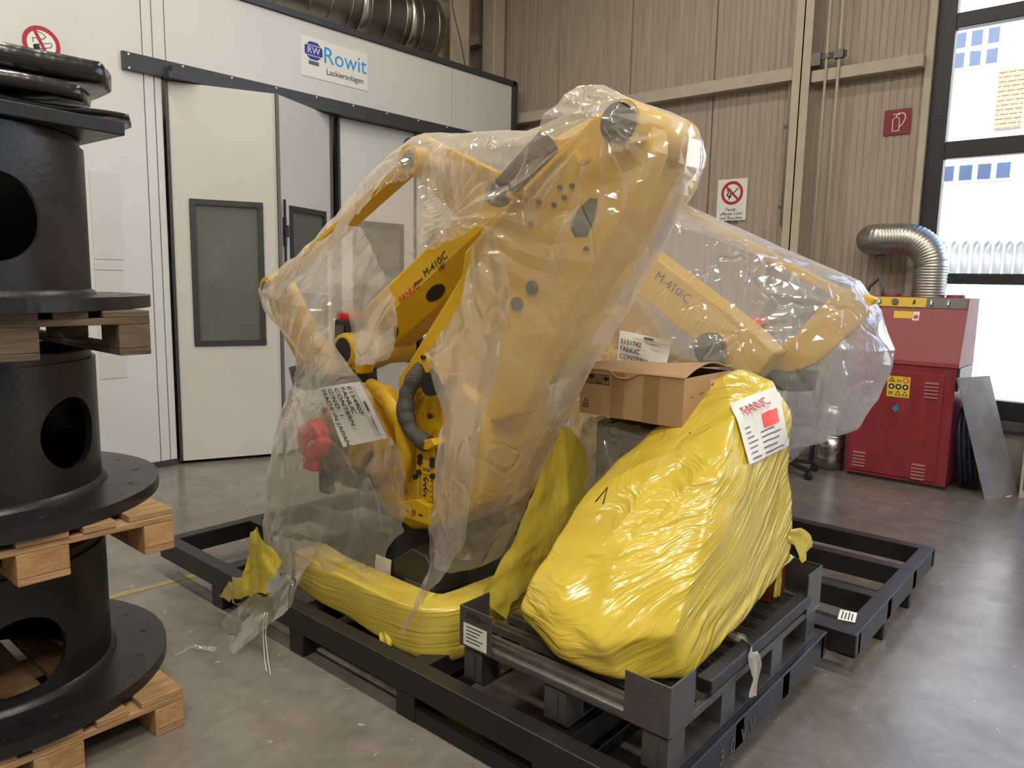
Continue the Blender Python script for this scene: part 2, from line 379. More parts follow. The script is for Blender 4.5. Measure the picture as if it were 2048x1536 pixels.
def inpoly(x, y, P):
    c = False; n = len(P)
    for i in range(n):
        x1, y1 = P[i]; x2, y2 = P[i - 1]
        if (y1 > y) != (y2 > y) and x < (x2 - x1) * (y - y1) / (y2 - y1) + x1: c = not c
    return c
def polyline(P, n):
    P = [Vector(p) for p in P]; L = [0]
    for a, b_ in zip(P[:-1], P[1:]): L.append(L[-1] + (b_ - a).length)
    out = []; j = 0
    for i in range(n):
        t = L[-1] * i / (n - 1)
        while j < len(L) - 2 and L[j + 1] < t: j += 1
        k = (t - L[j]) / max(1e-9, L[j + 1] - L[j]); out.append(P[j].lerp(P[j + 1], min(1, max(0, k))))
    return out

# ==================================================================  STRUCTURE
XB, YB = 7.35, 6.17         # cladding wall and spray-booth wall
HX0, HY0, HY1, HZ = -6.5, -9.0, 9.5, 6.4
struct('floor', MB().box((HX0, HY0, -.12), (XB + .12, HY1, 0)), M_floor)
struct('ceiling', MB().box((HX0, HY0, HZ), (XB + .12, HY1, HZ + .15)), M_ceil)
struct('wall_front', MB().box((HX0 - .15, HY0 - .15, 0), (XB + .12, HY0, HZ)), M_plaster)
struct('wall_rear', MB().box((HX0 - .15, HY1, 0), (XB + .12, HY1 + .15, HZ)), M_plaster)
struct('wall_west', MB().box((HX0 - .15, HY0, 0), (HX0, HY1, HZ)), M_plaster)

# --- cladding wall: metre-wide ribbed sheets on a backing
YJ = 1.70                   # window reveal starts here
wb = MB()
wb.box((XB + .05, YJ, 0), (XB + .12, HY1, HZ))
wall_back = struct('wall_back', wb, M_plaster)
def ribbed(y0, y1, z0, z1):
    mb = MB(); prof = []; n = 16; w = (y1 - y0)
    for i in range(n):
        a = y0 + .006 + (w - .012) * i / n; s_ = (w - .012) / n
        prof += [(a, 0), (a + s_ * .76, 0), (a + s_ * .82, .006), (a + s_ * .94, .006)]
    prof += [(y1 - .006, 0), (y1 - .003, .02)]; prof = [(y0 + .003, .02)] + prof
    vs_ = []
    for y, d in prof: vs_ += [(XB + d, y, z0), (XB + d, y, z1)]
    mb.add(vs_, [(2 * i, 2 * i + 1, 2 * i + 3, 2 * i + 2) for i in range(len(prof) - 1)])
    return mb
pm = None
for k in range(9):
    y0 = 8.69 - k * 1.0 - 1.0 + 1.0
    ya, yb_ = max(YJ, y0 - 1.0), y0
    if yb_ - ya < .05: continue
    obj('wall_panel', ribbed(ya, yb_, 0, HZ), M_panel, wall_back)
# rails, columns of the steel frame
t1 = struct('trim_1', MB().box((XB - .13, 2.84, 3.50), (XB, YB + .3, 3.60)).box((XB - .13, 2.84, 3.60), (XB - .125, YB + .3, 3.615)), M_girt)
struct('trim_2', MB().box((XB - .13, 1.74, 3.45), (XB, 2.66, 3.55)), M_girt)
struct('trim_3', MB().box((XB - .13, 6.9, 4.55), (XB, 9.4, 4.68)), M_girt)
def ibeam(name, y, w, label_mat, d=.2, x1=XB):
    mb = MB(); mb.box((x1 - d, y - w / 2, 0), (x1 - d + .014, y + w / 2, HZ)); mb.box((x1 - .014, y - w / 2, 0), (x1, y + w / 2, HZ)); mb.box((x1 - d, y - .006, 0), (x1, y + .006, HZ))
    return struct(name, mb, label_mat)
ibeam('column_1', 2.745, .16, M_cream, .16)
struct('column_2', MB().box((6.42, 6.56, 0), (6.74, 6.575, HZ)).box((6.42, 6.85, 0), (6.74, 6.865, HZ)).box((6.57, 6.575, 0), (6.59, 6.85, HZ)).box((6.73, 6.56, 0), (6.745, 6.865, HZ)), M_cream)
struct('column_3', MB().box((7.10, 6.50, 0), (7.30, 6.70, HZ)), M_cream, bevel=.01)
struct('beam_1', MB().box((5.2, 7.9, 4.75), (XB, 8.1, 4.95)), M_cream)
struct('beam_2', MB().box((5.9, 6.30, 5.0), (6.1, 9.4, 5.14)), M_cream)

# --- window band in the same wall: starts at YJ and runs on towards the front of the hall
wy0 = HY0
struct('trim_4', MB().box((XB - .05, YJ - .02, .0), (XB + .12, YJ + .035, HZ)), M_cream)
ZS = .70
struct('wall_sill', MB().box((XB - .02, wy0, 0), (XB + .12, YJ - .02, .50)), M_plaster)
struct('trim_5', MB().box((XB - .10, wy0, .455), (XB + .13, YJ - .02, .52)), M_greycap)
win = MB()
win.box((XB, YJ - .16, .52), (XB + .10, YJ - .02, HZ))                     # left jamb
win.box((XB, wy0, .52), (XB + .10, YJ - .16, ZS - .02))                    # bottom rail
for z0, z1 in ((1.64, 1.73), (2.69, 2.83), (3.74, 3.86), (4.86, 4.98), (6.2, 6.4)):
    win.box((XB, wy0, z0), (XB + .10, YJ - .16, z1))
for yy in (-.35, -2.2, -4.0, -5.9, -7.7): win.box((XB - .004, yy - .07, .52), (XB + .104, yy + .07, HZ))
window_1 = struct('window_1', win, M_winf, bevel=.006)
MG, N, L = node_mat('window_glass')
g = N.new('ShaderNodeBsdfTransparent'); g.inputs[0].default_value = (.93, .96, .97, 1); gg = N.new('ShaderNodeBsdfGlossy'); gg.inputs['Roughness'].default_value = .02
fr = N.new('ShaderNodeFresnel'); fr.inputs[0].default_value = 1.3; ms = N.new('ShaderNodeMixShader'); L.new(fr.outputs[0], ms.inputs[0]); L.new(g.outputs[0], ms.inputs[1]); L.new(gg.outputs[0], ms.inputs[2]); L.new(ms.outputs[0], N['Material Output'].inputs[0]); N.remove(N['Principled BSDF'])
ys = [YJ - .16, -.35, -2.2, -4.0, -5.9, -7.7, HY0]; zs = [(ZS - .02, 1.64), (1.73, 2.69), (2.83, 3.74), (3.86, 4.86), (4.98, 6.2)]
for i in range(len(ys) - 1):
    for z0, z1 in zs:
        mb = MB(); mb.add([(XB + .05, ys[i], z0), (XB + .05, ys[i + 1], z0), (XB + .05, ys[i + 1], z1), (XB + .05, ys[i], z1)], [(0, 1, 2, 3)])
        obj('pane', mb, MG, window_1)

# --- spray booth: white panels, dark top edge, folding doors on a dark track
def bpanel(x0, x1, z0, z1, y=YB, m=M_white, t=.06, parent=None, name='booth_panel', g_=.004):
    return obj(name, MB().box((x0 + g_, y, z0 + .002), (x1 - g_, y + t, z1 - .002)), m, parent, bevel=.003)
BT = 3.90
wl = MB(); wl.box((HX0 + .02, YB + .062, 0), (2.86, YB + .075, BT - .02)); wl.box((2.86, YB + .062, 3.14), (7.07, YB + .075, BT - .02))
wall_left = struct('wall_left', wl, M_dtrim)
for x0, x1 in ((-.9, .62), (.62, 2.72), (2.72, 2.80)): bpanel(x0, x1, .05, BT, parent=wall_left)
bpanel(2.80, 2.86, .05, 3.20, parent=wall_left); bpanel(2.80, 2.90, 3.20, BT, parent=wall_left)
for x0, x1 in ((2.90, 6.07), (6.07, 7.07)): bpanel(x0, x1, 3.13, BT, parent=wall_left)
bpanel(6.55, 7.07, .05, 3.13, parent=wall_left)
obj('plinth', MB().box((-.9, YB - .008, 0), (2.86, YB + .05, .05)), M_dtrim, wall_left)
struct('trim_6', MB().box((-.9, YB - .02, BT), (7.12, YB + .12, BT + .06)).box((7.072, YB - .02, 3.0), (7.16, YB + .12, BT + .06)), M_dtrim, bevel=.004)
# booth roof and hidden sides so that the inside is dark
struct('wall_booth_side', MB().box((7.00, YB + .09, 0), (7.06, HY1 - .1, BT)), M_white)
struct('ceiling_booth', MB().box((-.9, YB + .09, BT - .12), (7.06, 8.9, BT - .04)), M_white)
# track
trk = MB(); trk.box((2.555, YB - .03, 3.13), (7.02, YB, 3.262)); trk.box((2.86, YB - .12, 3.115), (7.02, YB - .03, 3.135)); trk.box((2.86, YB - .125, 3.115), (7.02, YB - .115, 3.165))
track = struct('trim_7', trk, M_dtrim, bevel=.002)
for k in range(9):
    xx = 2.60 + k * .42
    obj('rivet', MB().cyl((xx, YB - .036, 3.245), (xx, YB - .028, 3.245), .008, n=8).cyl((xx, YB - .036, 3.145), (xx, YB - .028, 3.145), .008, n=8), M_signwhite, track)
obj('track_bracket', MB().box((2.90, YB - .10, 3.15), (2.98, YB - .02, 3.22)), M_dtrim, track)
# folding leaves
JN = gz(570, 912)
def leaf(name, p, q, win_z=(1.0, 2.21), win_s=(.16, .84), m=M_white2, handle=False, edge=True):
    p, q = Vector((p[0], p[1], 0)), Vector((q[0], q[1], 0)); w = (q - p).length
    M = frame_M(p, q - p, (0, 0, 1))          # x along leaf, y up, z towards the hall
    if M.to_3x3()[1][2] > 0: pass
    root = bpy.data.objects.new(name, None); COL.objects.link(root); root.location = p; root['kind'] = 'structure'
    z0, z1 = .03, 3.11; a, b_ = win_s[0] * w, win_s[1] * w; c, d = win_z; t = .045
    mb = MB()
    for bx0, bx1, bz0, bz1 in ((0.012, a, z0, z1), (b_, w - .012, z0, z1), (a, b_, z0, c), (a, b_, d, z1)): mb.box((bx0, bz0, -t), (bx1, bz1, 0), M)
    obj('leaf_panel', mb, m, root)
    fr_ = MB(); k = .045
    for bx0, bx1, bz0, bz1 in ((a, b_, c, c + k), (a, b_, d - k, d), (a, a + k, c + k, d - k), (b_ - k, b_, c + k, d - k)): fr_.box((bx0, bz0, -.03), (bx1, bz1, .012), M)
    f_ = obj('window_frame', fr_, M_dtrim, root, bevel=.003)
    obj('pane', MB().box((a + k, c + k, -.02), (b_ - k, d - k, -.008), M), M_pane, f_)
    if edge:
        obj('edge_seal', MB().box((w - .012, z0, -.05), (w + .012, z1, .02), M), M_greycap, root)
        obj('hinge_seal', MB().box((-.012, z0, -.05), (.012, z1, .01), M), M_dtrim, root)
    for k_ in range(3):
        for sx in (a - .006, b_ + .006): pass
    if handle: obj('handle', MB().box((.045, 1.86, .0), (.075, 2.10, .02), M).box((.03, 1.93, .015), (.05, 2.03, .06), M).box((.03, 1.3, .02), (.048, 2.25, .035), M), M_dtrim, root)
    return root
leaf('door_1', (2.883, YB - .02), JN.xy)
leaf('door_2', JN.xy, (4.433, YB - .02), win_s=(.17, .88), m=M_white, handle=True)
leaf('door_3', (4.53, YB - .02), (5.50, YB - .02), m=M_white, win_z=(.95, 2.16))
leaf('door_4', (5.51, YB - .02), (6.50, YB - .02), m=M_white, win_z=(.95, 2.16))

# --- what stands outside the window: yard, white works building, low wall with pipes
M_yard = mat('yard_ground', (.42, .40, .34), .9, 0, .25, 1.5)
M_render = mat('white_render', (.66, .65, .63), .8, 0, .05, 1)
M_brick = mat('pale_brick', (.36, .19, .12), .9, 0, .2, 6)
M_mortar = mat('brick_mortar', (.46, .40, .34), .9)
M_glassout = mat('outside_window_glass', (.03, .05, .10), .3, 0, .2, 2)
struct('ground_yard', MB().box((XB + .14, -30, -.5), (60, 40, -.35)), M_yard)
bld = thing('works_building', 'sunlit white works building with brick pier seen through the window', 'building', (19, 0, -.35))
obj('wall', MB().box((19, -26, -.35), (26, 9, 8.3)), M_render, bld)
BX = 18.99
def out_win(px0, py0, px1, py1, nx=3, nz=2):
    a = gx(px0, py0, BX); c = gx(px1, py1, BX); y1, y0, z1, z0 = a.y, c.y, a.z, c.z
    w = obj('window', MB().box((BX - .05, y0, z0), (BX + .02, y1, z1)), M_signwhite, bld)
    for i in range(nx):
        for j in range(nz):
            ya = y0 + (y1 - y0) * i / nx + .05; yb = y0 + (y1 - y0) * (i + 1) / nx - .05; za = z0 + (z1 - z0) * j / nz + .05; zb = z0 + (z1 - z0) * (j + 1) / nz - .05
            obj('pane', MB().box((BX - .06, ya, za), (BX - .045, yb, zb)), M_glassout, w)
out_win(1908, 65, 2000, 130)
out_win(1880, 330, 2025, 360, 4, 1)
for k in range(4): out_win(2080 + 150 * k, 60, 2180 + 150 * k, 130); out_win(2080 + 150 * k, 330, 2180 + 150 * k, 370, 2, 1)
# brick pier
pa = gx(2000, 140, BX); pb = gx(2044, 255, BX)
pier = obj('brick_pier', MB().box((BX - .08, pb.y, pb.z), (BX, pa.y, pa.z)), M_mortar, bld)
bh = (pa.z - pb.z) / 13; bw = (pa.y - pb.y) / 3
for j in range(13):
    for i in range(4):
        ya = pb.y + (i - (.5 if j % 2 else 0)) * bw; yb = ya + bw; ya = max(ya, pb.y); yb = min(yb, pa.y)
        if yb - ya < .05: continue
        obj('brick', MB().box((BX - .11, ya + .012, pb.z + j * bh + .012), (BX - .07, yb - .012, pb.z + (j + 1) * bh - .012)), M_brick, pier)
# grey low wall with white bent pipes in front of the building
lw_ = tag(obj('yard_wall', MB().box((13.0, -12, -.35), (13.25, 5, 1.75)), mat('yard_wall_grey', (.74, .74, .73), .8)), 'pale grey yard wall behind the hall window', 'wall')
for k in range(9):
    a = gx(1885 + k * 22, 492, 12.8)
    zt = a.z + .05; y = a.y
    tag(obj('vent_pipe', MB().tube([(12.9, y, zt - .45), (12.9, y, zt - .05), (12.88, y, zt + .03), (12.8, y + .02, zt + .06), (12.7, y + .04, zt + .02)], .055, 8), M_signwhite), 'short white bent pipe standing against the grey yard wall', 'pipe', 'white pipes along the yard wall')

# ==================================================================  SIGNS AND FITTINGS ON THE WALLS
def on_booth(px, py): return gy(px, py, YB - .003)
MBO = frame_M((0, 0, 0), (1, 0, 0), (0, 0, 1))      # booth wall: x right, z up, normal -Y
def at(M, p): return Matrix.Translation(Vector(p)) @ M
MWB = frame_M((0, 0, 0), (0, -1, 0), (0, 0, 1))     # cladding wall: right is -Y, normal -X
# round no-smoking sign
c = on_booth(83, 88); M = at(MBO, c)
ns = thing('no_smoking_sign', 'round red and white no smoking sign stuck on the white booth wall', 'sign', c)
obj('disc', ring_mb(M, .0001, .118, 40, .0005), M_signwhite, ns)
obj('red_ring', ring_mb(M, .092, .12, 40, .002), M_signred, ns)
cg = MB()
for pts in ([(-.045, -.012), (.06, .018), (.068, .005), (.058, -.012), (-.04, -.045), (-.045, -.012)],): stroke_mb(M, pts, .005, .001, cg)
stroke_mb(M, [(-.05, .0), (-.055, .03), (-.02, .035), (.015, .035), (.03, .055), (.005, .075), (-.03, .08)], .005, .001, cg)
cg.add([M @ Vector((x, y, .001)) for x, y in ((-.055, -.015), (-.015, -.005), (-.01, -.035), (-.05, -.048))], [(0, 1, 2, 3)])
obj('cigarette_mark', cg, M_ink, ns)
obj('red_bar', stroke_mb(M, [(-.04, .085), (.04, -.085)], .022, .0022), M_signred, ns)
# maker's plate on the booth
c = (on_booth(603, 92) + on_booth(733, 165)) / 2 + Vector((0, 0, .01)); c.x = 4.52
rs = thing('maker_sign', 'white sign with blue Rowit Lackieranlagen lettering on the booth front', 'sign', c)
M = at(MBO, c)
obj('plate', MB().box((-.38, -.175, -.002), (.38, .175, .002), M), M_signwhite, rs)
oc = []
for k in range(8):
    a = math.pi / 8 + k * math.pi / 4; oc.append((-.245 + .105 * math.cos(a), .06 + .085 * math.sin(a)))
obj('emblem', flat_mb(M, oc, .003), M_navy, rs)
obj('emblem_letters', text_mb('RW', .085, M @ Matrix.Translation((-.245, .06, .004))), M_signwhite, rs)
obj('emblem_stripe', stroke_mb(M, [(-.335, .105), (-.155, .105)], .006, .0045, stroke_mb(M, [(-.335, .015), (-.155, .015)], .006, .0045)), M_signwhite, rs)
obj('emblem_base', MB().box((-.30, -.065, .002), (-.19, -.03, .003), M), M_greycap, rs)
obj('name_lettering', text_mb('Rowit', .21, M @ Matrix.Translation((.11, .045, .003)), .001), M_blue, rs)
obj('small_lettering', text_mb('Lackieranlagen', .074, M @ Matrix.Translation((.11, -.095, .003)), .001), M_ink, rs)
# fire and smoking ban sign on cladding
a, b_ = gx(1437, 360, XB - .012), gx(1491, 440, XB - .012); c = (a + b_) / 2
fs = thing('fire_ban_sign', 'white sign with red prohibition ring reading Feuer, offenes Licht und Rauchen verboten', 'sign', c)
M = at(MWB, c); w, h = abs(a.y - b_.y) / 2, abs(a.z - b_.z) / 2
obj('plate', MB().box((-w, -h, -.002), (w, h, .002), M), M_signwhite, fs)
Mc = M @ Matrix.Translation((0, h - w * .88, .002))
fl = stroke_mb(Mc, [(-.05, .03), (-.04, -.0), (-.055, -.02), (-.03, -.04), (-.015, .0), (-.025, .04)], .012, .001)
stroke_mb(Mc, [(-.035, -.06), (.0, -.02), (.05, .035), (.062, .045)], .010, .001, fl)
obj('flame_mark', fl, M_ink, fs)
obj('red_ring', ring_mb(Mc, w * .56, w * .74, 36, .002), M_signred, fs)
obj('red_bar', stroke_mb(Mc, [(-w * .44, w * .44), (w * .44, -w * .44)], .022, .0024), M_signred, fs)
for k, tx in enumerate(('Feuer,', 'offenes Licht', 'und Rauchen', 'verboten')):
    obj('lettering', text_mb(tx, .047, M @ Matrix.Translation((0, h - w * 1.92 - k * .042, .003))), M_ink, fs)
# fire extinguisher sign
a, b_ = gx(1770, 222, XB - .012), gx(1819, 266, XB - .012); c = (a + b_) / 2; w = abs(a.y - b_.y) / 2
es = thing('extinguisher_sign', 'square red fire extinguisher sign with white pictogram on cladding', 'sign', c)
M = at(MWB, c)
obj('plate', MB().box((-w, -w, -.002), (w, w, .002), M), mat('sign_red_shaded', (.22, .010, .03), .4), es)  # darkened copy of the sign red: shade by the window put into the colour
ex = stroke_mb(M, [(-.035, -.075), (-.035, .02), (-.02, .038), (.005, .038), (.018, .02), (.018, -.075), (-.035, -.075)], .006, .003)
stroke_mb(M, [(-.008, .038), (-.008, .065), (.03, .075), (.06, .06), (.065, .02), (.045, -.02), (.02, -.045)], .008, .003, ex); stroke_mb(M, [(-.035, .066), (.02, .06)], .006, .003, ex)
obj('pictogram', ex, M_signwhite, es)
# conduits
def conduit(label, y, x, z0, z1, r, brackets=()):
    t = thing('conduit', label, 'pipe', (x, y, z0))
    obj('pipe', MB().cyl((x, y, z0), (x, y, z1), r, n=12), M_girt, t)
    for bz in brackets: obj('clip', MB().box((x - r - .004, y - r - .015, bz - .012), (x + .02, y + r + .015, bz + .012)), M_steelp, t)
    return t
t = conduit('white plastic conduit running down the left side of the steel column', 2.88, XB - .035, 2.18, HZ - .05, .022, (4.3, 3.1, 2.35))
obj('cable', MB().tube([(XB - .035, 2.88, 2.2), (XB - .04, 2.86, 2.05), (XB - .03, 2.83, 1.93), (XB - .03, 2.82, 1.86)], .006, 6), M_greycap, t)
conduit('thin white conduit beside the column, the one closer to it', 2.53, XB - .14, .4, HZ - .05, .012, (3.65,))
conduit('thin white conduit beside the column, the one farther from it', 2.42, XB - .14, .4, HZ - .05, .014, (3.65,))
jb = thing('junction_box', 'small grey junction box with bracket on the girt by the column', 'electrical box', (XB - .15, 2.6, 3.6))
obj('case', MB().box((XB - .16, 2.58, 3.58), (XB - .10, 2.67, 3.70)), M_steelp, jb, bevel=.006)
obj('bracket', MB().box((XB - .15, 2.36, 3.63), (XB - .125, 2.58, 3.68)), M_dtrim, jb)
obj('clamp', MB().box((XB - .17, 2.38, 3.62), (XB - .11, 2.46, 3.69)), M_steelp, jb)
wbx = thing('wall_control_box', 'grey wall box with a dark window mounted by the steel column', 'electrical box', (XB - .1, 2.75, 1.55))
obj('case', MB().box((XB - .30, 2.62, 1.50), (XB - .17, 2.95, 1.86)), M_girt, wbx, bevel=.01)
obj('display', MB().box((XB - .305, 2.66, 1.60), (XB - .295, 2.90, 1.82)), M_ydark, wbx)
# spiral duct above the booth and a hanging cable
dct = thing('spiral_duct', 'large galvanised spiral duct lying above the booth roof', 'duct', (5, 6.8, 3.95))
DY, DZ, DR = 6.80, 4.40, .40
DE = gy(843, 60, 6.8).x
D0, D1 = Vector((1.2, DY, DZ)), Vector((DE, DY, DZ))
obj('pipe', MB().cyl(D0, D1, DR, n=48), M_duct, dct)
for k in range(22):
    xx = 1.4 + k * .235
    if xx < DE - .05: obj('seam', MB().lathe((xx, DY, DZ), [(DR, -.006), (DR + .006, 0), (DR, .006)], 48, 'x'), M_duct, dct)
for xx in (4.05, 5.1, 5.75): obj('collar', MB().lathe((xx, DY, DZ), [(DR + .002, -.05), (DR + .014, -.046), (DR + .014, .046), (DR + .002, .05)], 48, 'x'), M_duct, dct)
p0, p1 = gy(905, 15, 6.40), gy(934, 150, 6.40)
tag(obj('hanging_cable', MB().tube([p0 + Vector((-.05, 0, .6)), p0, p0.lerp(p1, .5) + Vector((.015, 0, 0)), p1, p1 + Vector((.0, 0, -.1))], .006, 6), M_ydark), 'thin dark cable hanging down in front of the cream column', 'cable')
# repaired lighter patches on the booth wall
for (x0, z0, x1, z1), ii in (((2.285, .92, 2.50, 2.36), 0),):
    t = thing('wall_protection_sheet', 'translucent sheet strip stuck to the white booth wall behind the black drums', 'sheet', (2.4, YB - .003, 1.6))
    for k, (a_, b2) in enumerate(((1.70, 2.36), (1.62, 1.69), (.78, 1.61))): obj('sheet_piece', MB().box((x0, YB - .006, a_), (x1 - .01 * k, YB - .002, b2 - .01)), mat('sheet_pale', (.60, .60, .57), .3), t)

# ==================================================================  LEFT STACK: drums on pallets
CXS, CYS = .69, 3.08
def cut(o, cutters):
    for cmb in cutters:
        co = obj('cutter', cmb, M_ydark)
        md = o.modifiers.new('b', 'BOOLEAN'); md.operation = 'DIFFERENCE'; md.object = co; md.solver = 'EXACT'
        bpy.context.view_layer.update()
        dg = bpy.context.evaluated_depsgraph_get(); me = bpy.data.meshes.new_from_object(o.evaluated_get(dg))
        o.modifiers.clear(); o.data = me; bpy.data.objects.remove(co)
def euro_pallet(label, x0, y0, z0, wood, seed):
    rnd = random.Random(seed)
    t = thing('wooden_pallet', label, 'pallet', (x0 + .4, y0 + .6, z0), 'wooden pallets of the drum stack')
    bz = z0
    for bx, bw in ((0, .10), (.3275, .145), (.70, .10)): obj('bottom_board', MB().box((x0 + bx, y0, bz), (x0 + bx + bw, y0 + 1.2, bz + .022)), wood, t, bevel=.003)
    for by, bl in ((0, .145), (.5275, .145), (1.055, .145)):
        for bx, bw in ((0, .10), (.3275, .145), (.70, .10)):
            obj('block', MB().box((x0 + bx, y0 + by, bz + .022), (x0 + bx + bw, y0 + by + bl, bz + .10)), M_woodx if wood is M_wood else wood, t, bevel=.004)
        obj('stringer_board', MB().box((x0, y0 + by, bz + .10), (x0 + .8, y0 + by + bl, bz + .122)), wood, t, bevel=.003)
    for bx, bw in ((0, .145), (.1875, .10), (.3275, .145), (.5125, .10), (.655, .145)):
        j = rnd.uniform(-.006, .006)
        obj('deck_board', MB().box((x0 + bx, y0 + j, bz + .122), (x0 + bx + bw, y0 + 1.2 + j, bz + .144)), wood, t, bevel=.003)
    return t
euro_pallet('light wooden pallet standing on the floor under the lowest black drum', .34, 2.495, 0, M_wood, 1)
euro_pallet('light wooden pallet lying between the lowest and the middle black drum', .335, 2.50, .66, M_wood, 2)
euro_pallet('dark weathered wooden pallet lying under the topmost black drum', .30, 2.53, 1.334, M_wooddark, 3)
def drum(label, zb, zt, hole_px, hr, r0=.41, rd=.60, pw=.145):
    t = thing('flanged_drum', label, 'steel drum', (CXS, CYS, zb), 'black flanged drums of the stack')
    c = Vector((CXS, CYS, 0))
    fl_ = obj('flange', MB().lathe(c, [(.30, zb), (rd, zb), (rd, zb + .042), (.30, zb + .042), (.30, zb)], 96, smooth=False), M_black, t)
    w = obj('shell', MB().lathe(c, [(r0, zb + .042), (r0, zt), (r0 - .022, zt), (r0 - .022, zb + .042), (r0, zb + .042)], 96, smooth=False), M_black, t)
    obj('weld_bead', MB().lathe(c, [(r0 - .002, zb + .062), (r0 + .010, zb + .056), (r0 + .018, zb + .042)], 96), M_black, t)
    obj('rim', MB().lathe(c, [(r0 - .05, zt - .001), (r0 - .012, zt - .001), (r0 - .012, zt + .03), (r0 - .05, zt + .03), (r0 - .05, zt - .001)], 96, smooth=False), M_black, t)
    d = ray(*hole_px); o = Vector((0, 0, H)); A = d.x ** 2 + d.y ** 2; B = -2 * (d.x * CXS + d.y * CYS); Cc = CXS ** 2 + CYS ** 2 - r0 ** 2
    disc = max(0, B * B - 4 * A * Cc); s_ = (-B - math.sqrt(disc)) / (2 * A); hp = o + d * s_
    nrm = Vector((hp.x - CXS, hp.y - CYS, 0)).normalized()
    cut(w, [MB().cyl(hp - nrm * .12, hp + nrm * .08, hr, n=48), MB().cyl(Vector((CXS, CYS, hp.z)) - nrm * .5, Vector((CXS, CYS, hp.z)) - nrm * .25, hr, n=48)])
    sm = [False] * len(w.data.polygons)
    w.data.polygons.foreach_set('use_smooth', [abs(p.normal.z) < .3 for p in w.data.polygons])
    bpy.context.view_layer.update()
    md = w.modifiers.new('es', 'EDGE_SPLIT'); md.split_angle = math.radians(35)
    for k in range(16):
        a = 2 * math.pi * k / 16 + .12
        p = Vector((CXS + .525 * math.cos(a), CYS + .525 * math.sin(a), zb + .042))
        obj('bolt_hole', MB().cyl(p - Vector((0, 0, .01)), p + Vector((0, 0, .0008)), .0125, n=14), M_rub, t)
        p = Vector((CXS + .555 * math.cos(a + .12), CYS + .555 * math.sin(a + .12), zb + .042))
        if k % 2: obj('dowel_hole', MB().cyl(p - Vector((0, 0, .01)), p + Vector((0, 0, .0008)), .006, n=10), M_rub, t)
    return t
drum('lowest black flanged steel drum with a round side opening, on the floor pallet', .145, .63, (48, 1318), .135)
drum('middle black flanged steel drum with an oval looking side opening', .805, 1.30, (145, 866), .122)
drum('topmost black flanged steel drum, carrying folded black film', 1.479, 2.02, (-12, 430), .135)
# rectangular steel plates lying on the topmost drum
a = gy(40, 262, 2.75); b2 = gy(190, 290, 2.75)
tag(obj('steel_plate', MB().beam((.40, 2.85, 2.085), (1.10, 2.88, 2.073), .42, .045), M_black, bevel=.004), 'flat black steel plate lying on the rim of the topmost drum', 'steel plate')
# folded black film on top
def film_pack(name, label, x0, x1, yc, depth, z0, z1, seed, m=M_bag, n=36):
    mb = MB(); rows = []
    for i in range(n + 1):
        t = i / n; x = x0 + (x1 - x0) * t; row = []
        taper = 1 if t < .92 else (1 - (t - .92) / .08 * .5)
        for k in range(20):
            a = 2 * math.pi * k / 20; sx = math.copysign(abs(math.cos(a)) ** .3, math.cos(a)); sz = math.copysign(abs(math.sin(a)) ** .22, math.sin(a))
            p = Vector((x, yc + depth / 2 * sx * taper, (z0 + z1) / 2 + (z1 - z0) / 2 * sz * (.55 + .45 * taper)))
            nn = fbm(p * 3 + Vector((seed, 0, 0)), 2) * .016 + abs(fbm(Vector((p.x * 2.5, p.y * 9, p.z * 9)) + Vector((0, seed, 0)), 2)) * .008
            row.append(p + Vector((nn * .8, 0, nn)))
        rows.append(row)
    mb.grid(rows, True); mb.add(rows[0], [tuple(range(20))]); mb.add(rows[-1], [tuple(range(20))])
    return tag(obj(name, mb, m), label, 'plastic film')
film_pack('folded_film', 'thick folded bundle of black film lying topmost on the drum stack', .2, 1.15, 3.0, .5, 2.212, 2.292, 3)
film_pack('film_roll', 'grey black film bundle lying under the thick folded bundle', .2, 1.06, 2.92, .45, 2.148, 2.20, 9)
film_pack('film_sheet', 'crumpled black film with a pointed corner lying on the steel plate', .45, 1.21, 2.98, .5, 2.113, 2.136, 21)

# ==================================================================  TRANSPORT FRAMES
def rail(t, p, q, w, h, name='rail', bevel=.004): return obj(name, MB().beam(p, q, w, h), M_frame, t, bevel=bevel)
def skid(label, x0, x1, y0, y1, zt, ys, xs, low=True):
    t = thing('transport_frame', label, 'steel frame', ((x0 + x1) / 2, (y0 + y1) / 2, 0), 'black transport frames')
    hz = zt - .05
    for x in xs: rail(t, (x, y0, hz), (x, y1, hz), .07, .10)
    for y in (y0 + .035, y1 - .035): rail(t, (x0 + .035, y, hz), (x1 - .035, y, hz), .07, .098, 'end_rail')
    for y in ys: rail(t, (x0 + .035, y, hz - .004), (x1 - .035, y, hz - .004), .08, .088, 'cross_rail')
    for x in (xs[0], xs[-1]):
        for y in ys: obj('foot', MB().box((x - .035, y - .05, 0), (x + .035, y + .05, zt - .099)), M_frame, t, bevel=.003)
    if low:
        for y in ys: rail(t, (xs[0], y, .03), (xs[-1], y, .03), .06, .058, 'floor_runner')
    return t
f1 = skid('long black steel transport frame under the robot whose arm is not fully covered', 1.70, 3.06, .90, 3.92, .20, (3.32, 2.65, 1.95, 1.30), (1.735, 2.22, 2.62, 3.025))
rail(f1, (1.735, 1.90, .03), (1.735, .92, .03), .065, .058, 'floor_runner')
f2 = skid('black steel transport frame under the fully covered robot, its open end on bare floor', 3.10, 4.50, .80, 3.92, .20, (3.32, 2.65, 1.75), (3.135, 3.60, 4.06, 4.465))
for x in (3.60, 4.06): obj('foot', MB().box((x - .03, .81, 0), (x + .03, .90, .10)), M_frame, f2, bevel=.006)
